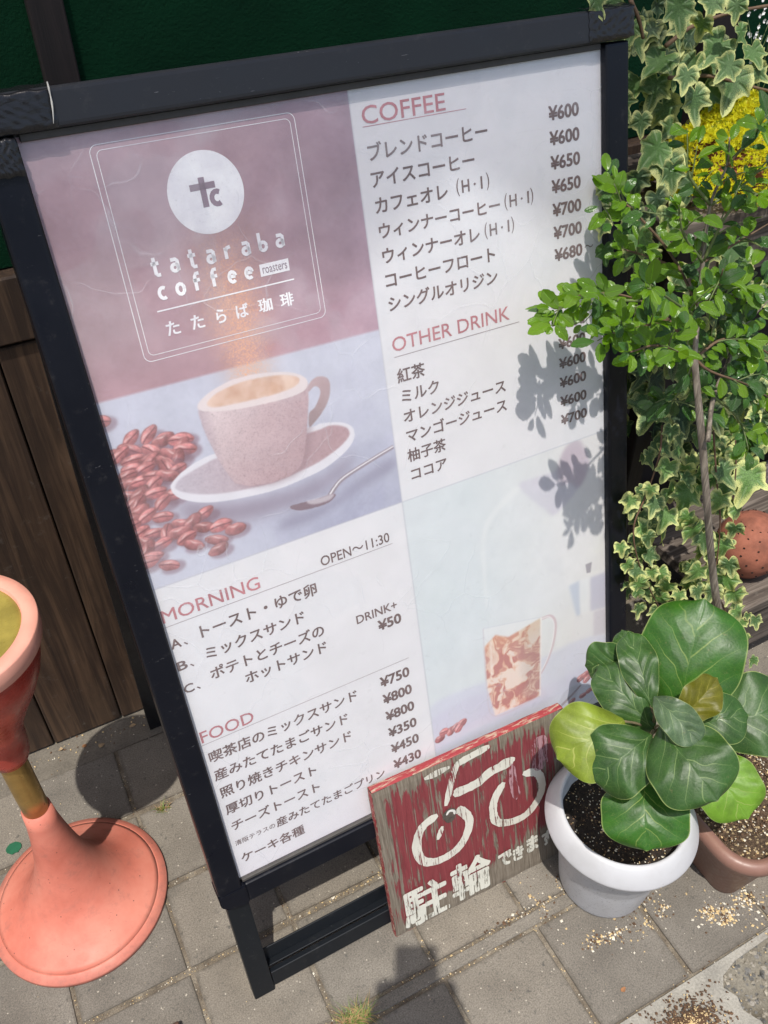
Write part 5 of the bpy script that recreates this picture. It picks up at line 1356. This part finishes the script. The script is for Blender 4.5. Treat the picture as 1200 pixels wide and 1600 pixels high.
for ti, tw in enumerate(TWG[1:]):
    thick = ti in (0, 1)
    tube('twig', tw, .0036 if thick else .0022, .0009, M_BARK if thick else (M_GTWIG if ti % 2 else M_TWIG), shrub, n=6)
    L = smooth_line(tw, 10)
    tot = sum((L[i + 1] - L[i]).length for i in range(len(L) - 1))
    step_, acc, side = .0100, 0, 1
    start = .30 * tot if thick else .12 * tot
    run = 0
    for i in range(len(L) - 1):
        seg = (L[i + 1] - L[i]).length; run += seg; acc += seg
        if run > start and acc > step_:
            acc = 0; side = -side
            d = (L[i + 1] - L[i]).normalized()
            for kk in range(2 if rnd.random() < .45 else 1):
                leaf_list.append((L[i], d, side if kk == 0 else -side))
    d = (L[-1] - L[-2]).normalized()
    for s_ in (-1, 0, 1): leaf_list.append((L[-1], d, s_ * .6))
# short side twiglets, each with its own few leaves
for tw in TWG[1:]:
    L = smooth_line(tw, 8)
    for k in range(3):
        i = rnd.randrange(int(len(L) * .25), len(L) - 1)
        d = (L[i + 1] - L[i]).normalized(); q = L[i]
        dv = (d * .7 + Vector((rnd.gauss(-.1, .6), rnd.gauss(-.25, .5), rnd.gauss(.1, .5)))).normalized()
        pts_ = [q, q + dv * .018 + Vector((0, 0, .002)), q + dv * rnd.uniform(.03, .048)]
        tube('twig', pts_, .0011, .0006, M_GTWIG, shrub, m=3, n=5)
        for j in range(3):
            pp = q.lerp(pts_[2], (j + 1) / 3.4)
            for s__ in (-1, 1): leaf_list.append((pp, dv, s__))
        leaf_list.append((pts_[2], dv, .2))
leaf_rec = []
leaf_list = [q for q in leaf_list if not (q[0].z > 1.04 and q[0].x > .62 and rnd.random() < .55)]
for (p, d, side) in leaf_list:
    nrm = Vector((rnd.gauss(-.15, .28), rnd.gauss(-.55, .28), rnd.gauss(.8, .25))).normalized()
    sd_ = d.cross(nrm).normalized()
    dirv = (d * rnd.uniform(.35, .9) + sd_ * side * rnd.uniform(.6, 1.1) + Vector((0, 0, rnd.uniform(-.35, .12)))).normalized()
    Mx = frame_from(p + dirv * .004, p + dirv, nrm)
    s = rnd.uniform(.014, .029) * (1.12 if rnd.random() < .25 else 1)
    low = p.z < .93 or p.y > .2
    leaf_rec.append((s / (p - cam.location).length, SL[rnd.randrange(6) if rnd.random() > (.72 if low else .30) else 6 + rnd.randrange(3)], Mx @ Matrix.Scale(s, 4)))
    nleaf += 1
def join_leaves(recs, parent, name='small_leaves'):
    by = {}
    for _, me, M_ in recs: by.setdefault(me.materials[0].name, []).append((me, M_))
    for mn, L in by.items():
        V_, F_, U_ = [], [], []
        for me, M_ in L:
            k = len(V_); co = [v.co for v in me.vertices]; V_ += [M_ @ c for c in co]
            uvl = me.uv_layers[0].data; uu = [(0, 0)] * len(co)
            for lp in me.loops: uu[lp.vertex_index] = tuple(uvl[lp.index].uv)
            U_ += uu; F_ += [tuple(i + k for i in p_.vertices) for p_ in me.polygons]
        mesh(name, V_, F_, bpy.data.materials[mn], parent, True, uvs=U_, kind='stuff')
def place_leaves(recs, parent, cap=290):
    recs.sort(key=lambda r: -r[0])
    for _, me, M_ in recs[:cap]: frommesh('leaf', me, M_, parent)
    if recs[cap:]: join_leaves(recs[cap:], parent)
place_leaves(leaf_rec, shrub)

# ------------------------------------------------------------------ variegated ivy
def ivy_mesh(seed, mat):
    r = random.Random(seed)
    lobes = [(-90, 1.0, .30), (-28, .66, .26), (-152, .66, .26), (28, .42, .30), (152, .42, .30)]
    lobes = [(a + r.uniform(-6, 6), l * r.uniform(.85, 1.12), w_) for a, l, w_ in lobes]
    n = 64; out = []
    for i in range(n):
        a = 360 * i / n - 180
        rad_ = .50
        for la, ll, lw in lobes:
            dd = abs((a - la + 180) % 360 - 180)
            rad_ = max(rad_, ll * math.exp(-(dd / (lw * 104)) ** 1.45))
        dd = abs((a - 90 + 180) % 360 - 180)
        rad_ *= 1 - .62 * math.exp(-(dd / 20) ** 2)
        out.append((a, rad_ * (1 + r.uniform(-.02, .02))))
    rings = [0, .35, .62, .82, 1.0]; cup = r.uniform(-.25, .20); ph = r.uniform(0, 6)
    vs, fs, uv = [(0, 0, 0)], [], [(0, 1)]
    for q in rings[1:]:
        for a, R_ in out:
            ar = rad(a); x, y = q * R_ * math.cos(ar), q * R_ * math.sin(ar)
            dv = min(abs((a - la + 180) % 360 - 180) for la, _, _ in lobes)
            z = cup * (q * R_) ** 2 + .06 * math.sin(x * 9 + ph) * q + .05 * math.sin(y * 8 + ph * 2) * q + .10 * q * R_ * math.sin(rad(a * 2.5) + ph) - .05 * math.exp(-(dv / 9) ** 2) * q + .25 * abs(x) * .5
            vs.append((x, -y, z)); uv.append((q, min(1, q * R_ * math.sin(rad(min(dv, 90))) * 1.0)))
    for i in range(n): fs.append((0, 1 + (i + 1) % n, 1 + i))
    for j in range(len(rings) - 2):
        for i in range(n):
            a, b = 1 + j * n + i, 1 + j * n + (i + 1) % n
            fs.append((a, b, b + n, a + n))
    # local +Y is the tip direction, origin at the petiole notch
    me = bpy.data.meshes.new('leaf'); me.from_pydata(vs, [], fs)
    l = me.uv_layers.new(name='UVMap'); vi = np.zeros(len(me.loops), dtype=np.int32); me.loops.foreach_get('vertex_index', vi)
    l.data.foreach_set('uv', np.array(uv, dtype=np.float32)[vi].ravel())
    me.polygons.foreach_set('use_smooth', [True] * len(me.polygons)); me.materials.append(mat)
    return me
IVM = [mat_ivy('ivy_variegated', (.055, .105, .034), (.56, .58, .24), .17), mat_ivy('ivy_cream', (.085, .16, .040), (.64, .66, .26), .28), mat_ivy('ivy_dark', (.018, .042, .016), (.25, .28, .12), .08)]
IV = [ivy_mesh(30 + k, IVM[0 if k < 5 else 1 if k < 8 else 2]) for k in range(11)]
def put_ivy(p, s, parent, pick, tipbias=(0, -.25, -1.)):
    p = Vector(p)
    nrm = Vector((rnd.gauss(-.35, .30), rnd.gauss(-.75, .25), rnd.gauss(.62, .30))).normalized()
    tip = (Vector(tipbias) + Vector((rnd.gauss(0, .55), rnd.gauss(0, .2), rnd.gauss(0, .35)))).normalized()
    Mx = frame_from(p, p + tip, nrm)
    sc = s * .74
    Mx = Mx @ Matrix.Translation((0, -.35 * sc, 0)) @ Matrix.Scale(sc, 4)
    frommesh('leaf', IV[pick], Mx, parent)
    return Mx.translation
ivy1 = thing('climbing_ivy', 'cream edged ivy with bare brown vines beside the top right of the menu board', 'ivy', tuple(D['ivy_top'][9][:3]))
for br in D['ivy_branch']: tube('vine', br, .0030, .0020, M_TWIG, ivy1, n=7)
for x, y, z, s in D['ivy_top']:
    q = put_ivy((x, y, z), s, ivy1, rnd.randrange(5), (-.2, -.2, -.8))
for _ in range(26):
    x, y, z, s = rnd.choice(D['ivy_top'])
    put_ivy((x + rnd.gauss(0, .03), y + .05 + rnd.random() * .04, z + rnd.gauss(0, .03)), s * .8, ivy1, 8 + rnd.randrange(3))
ivy2 = thing('shelf_ivy', 'bushy variegated ivy spilling between the shrub leaves at shelf height', 'ivy', (1.0, .25, .95))
for x, y, z, s in D['ivy_mid']:
    put_ivy((x, y, z), s, ivy2, rnd.choice([0, 1, 2, 3, 4, 8, 9, 10]))
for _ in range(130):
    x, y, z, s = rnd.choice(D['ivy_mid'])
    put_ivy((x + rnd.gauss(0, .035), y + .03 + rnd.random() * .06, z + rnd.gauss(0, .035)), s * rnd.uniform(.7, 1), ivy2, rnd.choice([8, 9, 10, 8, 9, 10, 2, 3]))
M_VINE = mat_plain('reddish_vine', (.13, .07, .04), .7)
for nm, key, stx, lab in [('trailing_ivy', 'ivy_A', [0], 'left of two hanging ivy strands, close to the black frame of the menu board'), ('trailing_ivy', 'ivy_B', [1, 2], 'right hanging ivy strand, trailing behind the grey shrub stem down to the fig leaves')]:
    t_ = thing(nm, lab, 'ivy', tuple(D['strands'][stx[0]][0]), group='ivy strands hanging from the shelf')
    for k in stx: tube('vine', [(a, b + .014, c) for a, b, c in D['strands'][k]], .0016, .0009, M_VINE, t_, n=6)
    for x, y, z, s in D[key]:
        put_ivy((x, y, z), s, t_, rnd.choice([0, 1, 2, 3, 5, 6, 7]), (0, -.3, -1))
        for _ in range(2 if rnd.random() < .6 else 1): put_ivy((x + rnd.gauss(0, .013), y + .018 + rnd.random() * .015, z + rnd.gauss(0, .014)), s * rnd.uniform(.6, .95), t_, rnd.randrange(8))

# ------------------------------------------------------------------ plant stand, shelf step, other pots
stand = thing('plant_stand', 'weathered wooden plant shelf behind the shrub, carrying the yellow flowers', 'plant stand', (1.25, .36, 0))
for k in range(3): box('shelf_board', .80, 1.75, .235 + .09 * k, .318 + .09 * k, 1.010, 1.036, M_OLD, stand, bev=.002)
for xx in (.83, 1.70):
    for yy in (.25, .47): box('leg', xx, xx + .035, yy, yy + .03, 0.001, 1.009, M_BATTEN, stand, bev=.002)
box('apron', .866, 1.699, .245, .262, .93, 1.005, M_OLD, stand)
box('backing_board', .80, 1.75, .56, .575, .10, .98, M_BATTEN, stand)
step = thing('wooden_step', 'low brown wooden step with a worn top, right of the hanging ivy', 'wooden step', (1.3, .25, 0))
box('step_tread', 1.075, 1.75, .120, .45, .200, .226, M_OLD, step, bev=.002)
box('step_riser', 1.095, 1.72, .127, .145, .075, .199, M_OLD, step, bev=.002)
for xx in (1.10, 1.69):
    for yy in (.146, .41): box('leg', xx, xx + .028, yy, yy + .028, .001, .199, M_OLDV, step, bev=.002)
# terracotta holed pot
TC = (1.185, .215, .227)
terr = thing('strawberry_pot', 'small round terracotta pot with rows of dark pricked holes on the wooden step', 'terracotta pot', TC)
prof = [(.030, .001), (.042, .006), (.062, .035), (.070, .060), (.067, .085), (.056, .108), (.038, .126), (.018, .135), (.004, .137)]
lathe('pot_shell', prof, M_TERRA, terr, TC, 48)
hv, hf = [], []
for zz, rr_ in ((.030, .0580), (.048, .0665), (.066, .0692), (.084, .0668), (.100, .0600), (.116, .0480), (.128, .0330)):
    for k in range(14):
        a = 2 * math.pi * (k + (.5 if int(zz * 1000) % 4 else 0)) / 14
        c = Vector((TC[0] + rr_ * math.cos(a), TC[1] + rr_ * math.sin(a), TC[2] + zz)); nn = Vector((math.cos(a), math.sin(a), 0)); t1 = Vector((-nn.y, nn.x, 0))
        k0_ = len(hv)
        for i in range(6):
            hv.append(c + nn * .0018 + t1 * .0024 * math.cos(i * 1.047) + Vector((0, 0, 1)) * .0024 * math.sin(i * 1.047))
        hf.append(tuple(range(k0_, k0_ + 6)))
mesh('prick_hole', hv, hf, M_DOT, terr)
# golden stonecrop in a pot
YC = (.965, .320, 1.037)
yel = thing('golden_sedum', 'mound of bright yellow stonecrop in a low pot on the wooden shelf', 'potted plant', YC)
lathe('pot', [(.055, .001), (.060, .003), (.072, .040), (.075, .042), (.075, .048), (.070, .048), (.06, .03)], M_TERRA, yel, YC, 40)
def needle_mat(nm, c):
    N = NT(nm)
    return N.done(leaf_shader(N, N.mix(N.noise(N.coord('Object'), 60, 3, .5), c, tuple(x * .75 for x in c)), N.bump(N.noise(N.coord('Object'), 400, 2), .1, .001), .5, .50, tcol=c))
for nm, c, n_t in (('foliage', (.90, .88, .05), 4000), ('foliage', (.84, .74, .04), 1100), ('foliage', (.34, .40, .03), 450)):
    vs, fs = [], []
    for _ in range(n_t):
        a, r = rnd.uniform(0, 6.3), .142 * math.sqrt(rnd.random())
        x, y = YC[0] + .02 + r * math.cos(a) * 1.05, YC[1] - .01 + r * math.sin(a) * .72
        z = YC[2] + .050 + .062 * (1 - (r / .135) ** 2) - .020 * max(0, (r - .10) / .035) + .012 * math.sin(x * 90) * math.sin(y * 80) + rnd.uniform(-.006, .006)
        for q in range(6):
            d = Vector((rnd.gauss(0, 1), rnd.gauss(-.2, 1), rnd.gauss(.7, .6))).normalized(); l = rnd.uniform(.004, .0085)
            s_ = d.cross(Vector((rnd.random(), rnd.random(), rnd.random()))).normalized() * .0011
            k = len(vs); p = Vector((x, y, z))
            vs += [p - s_ * .6, p + s_ * .6, p + d * l * .6 + s_, p + d * l, p + d * l * .6 - s_]
            fs.append((k, k + 1, k + 2, k + 3, k + 4))
    mesh(nm, vs, fs, needle_mat('sedum_needles', c), yel, kind='stuff')
# tiny white flowers at the top right
wf = thing('white_flower_spray', 'airy spray of tiny white flowers at the top right corner', 'flowers', (1.07, .40, 1.10))
M_WF = mat_plain('white_petal', (.8, .78, .76), .7)
vs, fs = [], []
for _ in range(60):
    p = Vector((rnd.gauss(1.075, .02), rnd.gauss(.40, .02), rnd.gauss(1.225, .028)))
    for q in range(5):
        a = q * 1.257 + rnd.random(); k = len(vs); d = Vector((math.cos(a), -.5, math.sin(a))) * .0035; s_ = Vector((-math.sin(a), 0, math.cos(a))) * .0016
        vs += [p, p + d * .6 + s_, p + d, p + d * .6 - s_]; fs.append((k, k + 1, k + 2, k + 3))
mesh('petals', vs, fs, M_WF, wf, kind='stuff')
for k in range(9):
    tube('stalk', [(1.07 + rnd.gauss(0, .006), .40, 1.04), (1.073 + rnd.gauss(0, .01), .40, 1.13), (1.075 + rnd.gauss(0, .02), .40 + rnd.gauss(0, .015), 1.22 + rnd.gauss(0, .02))], .0008, .0004, M_GTWIG, wf, m=3, n=4)
# ------------------------------------------------------------------ the photographer, standing behind the camera
def rigid(name, joints, bones, root, mat, parent, lev=2):
    me = bpy.data.meshes.new(name); me.from_pydata([tuple(Vector(j[0]) - ORG[parent.name]) for j in joints], bones, [])
    me.materials.append(mat)
    o = bpy.data.objects.new(name, me); COL.objects.link(o); o.parent = parent; ORG[o.name] = ORG[parent.name]
    sk = o.modifiers.new('skin', 'SKIN'); sk.use_smooth_shade = True
    if not me.skin_vertices: 
        bpy.context.view_layer.objects.active = o
    for v, j in zip(me.skin_vertices[0].data, joints):
        v.radius = (j[1], j[2] if len(j) > 2 else j[1]); v.use_root = False
    me.skin_vertices[0].data[root].use_root = True
    sb = o.modifiers.new('sub', 'SUBSURF'); sb.levels = lev; sb.render_levels = lev
    return o
CM = Vector((-0.08891, -0.59747, 1.52037)); CR = cam.rotation_euler.to_matrix()
cx_, cy_, cz_ = CR.col[0], CR.col[1], CR.col[2]       # right, up, backwards
per = thing('person', 'person in dark clothes standing before the menu board and holding up a phone', 'person', (-.10, -1.05, 0))
M_SKIN = mat_plain('skin', (.52, .32, .23), .55, .08, 30, .05)
M_CLOTH = mat_plain('dark_shirt', (.03, .035, .05), .85, .2, 60, .2)
ph_c = CM + cz_ * .0062 - cy_ * .050 - cx_ * .018
phone = thing('phone', 'dark smartphone held up in both hands', 'phone', ph_c)
box('phone_body', -.036, .036, -.073, .073, -.004, .0035, M_BLACK2, phone, bev=.003, seg=2, xf=lambda p: ph_c + cx_ * p.x + cy_ * p.y + cz_ * p.z)
wl, wr = ph_c - cx_ * .062 - cy_ * .085 + cz_ * .035, ph_c + cx_ * .062 - cy_ * .085 + cz_ * .035
J = [((-.10, -1.06, .95), .15, .11), ((-.10, -1.05, 1.15), .13, .095), ((-.10, -1.03, 1.33), .15, .10), ((-.10, -1.01, 1.44), .06, .055), ((-.10, -.985, 1.52), .055, .06), ((-.10, -.965, 1.60), .078, .095), ((-.10, -.965, 1.68), .070, .085),
     ((-.27, -1.02, 1.36), .055, .05), ((-.33, -.90, 1.13), .042, .042), (tuple(wl), .026, .022),
     ((.07, -1.02, 1.36), .055, .05), ((.13, -.90, 1.13), .042, .042), (tuple(wr), .026, .022),
     ((-.19, -1.07, .88), .085, .085), ((-.20, -1.04, .48), .058, .058), ((-.20, -1.07, .09), .036, .036), ((-.21, -.95, .035), .035, .03),
     ((-.01, -1.07, .88), .085, .085), ((0, -1.04, .48), .058, .058), ((0, -1.07, .09), .036, .036), ((.01, -.95, .035), .035, .03)]
Bn = [(0, 1), (1, 2), (2, 3), (3, 4), (4, 5), (5, 6), (2, 7), (7, 8), (8, 9), (2, 10), (10, 11), (11, 12), (0, 13), (13, 14), (14, 15), (15, 16), (0, 17), (17, 18), (18, 19), (19, 20)]
rigid('body', J, Bn, 0, M_CLOTH, per)
lathe('hair', [(.012, .118), (.05, .108), (.082, .075), (.093, .03), (.092, -.02), (.080, -.06)][::-1], mat_plain('black_hair', (.01, .008, .007), .5), per, (-.10, -.985, 1.625), 28)
for sg, w_ in ((-1, wl), (1, wr)):
    palm = w_ + cy_ * .050 - cz_ * .006 - cx_ * sg * .002
    Jh = [(tuple(w_), .022, .016), (tuple(palm), .030, .012)]; Bh = [(0, 1)]
    for q in range(4):                                   # four fingers folded round the back edge of the phone
        b0 = palm + cy_ * (.004 + .017 * (q - 1.0)) - cx_ * sg * .004
        k1 = b0 - cz_ * .034 + cx_ * sg * .002 * q; k2 = k1 - cz_ * .010 - cx_ * sg * .024; k3 = k2 - cx_ * sg * (.014 + .004 * (q in (1, 2))) + cz_ * .004
        n0 = len(Jh); Jh += [(tuple(b0), .009), (tuple(k1), .0085), (tuple(k2), .008), (tuple(k3), .007)]
        Bh += [(1, n0), (n0, n0 + 1), (n0 + 1, n0 + 2), (n0 + 2, n0 + 3)]
    t0 = palm - cy_ * .018 - cx_ * sg * .012; t1 = t0 + cy_ * .026 - cx_ * sg * .012 + cz_ * .006; t2 = t1 + cy_ * .024 - cx_ * sg * .006
    n0 = len(Jh); Jh += [(tuple(t0), .011), (tuple(t1), .0095), (tuple(t2), .008)]; Bh += [(1, n0), (n0, n0 + 1), (n0 + 1, n0 + 2)]
    rigid('hand', Jh, Bh, 1, M_SKIN, per)
print('leaves', nleaf, 'objects', len(scene.objects))
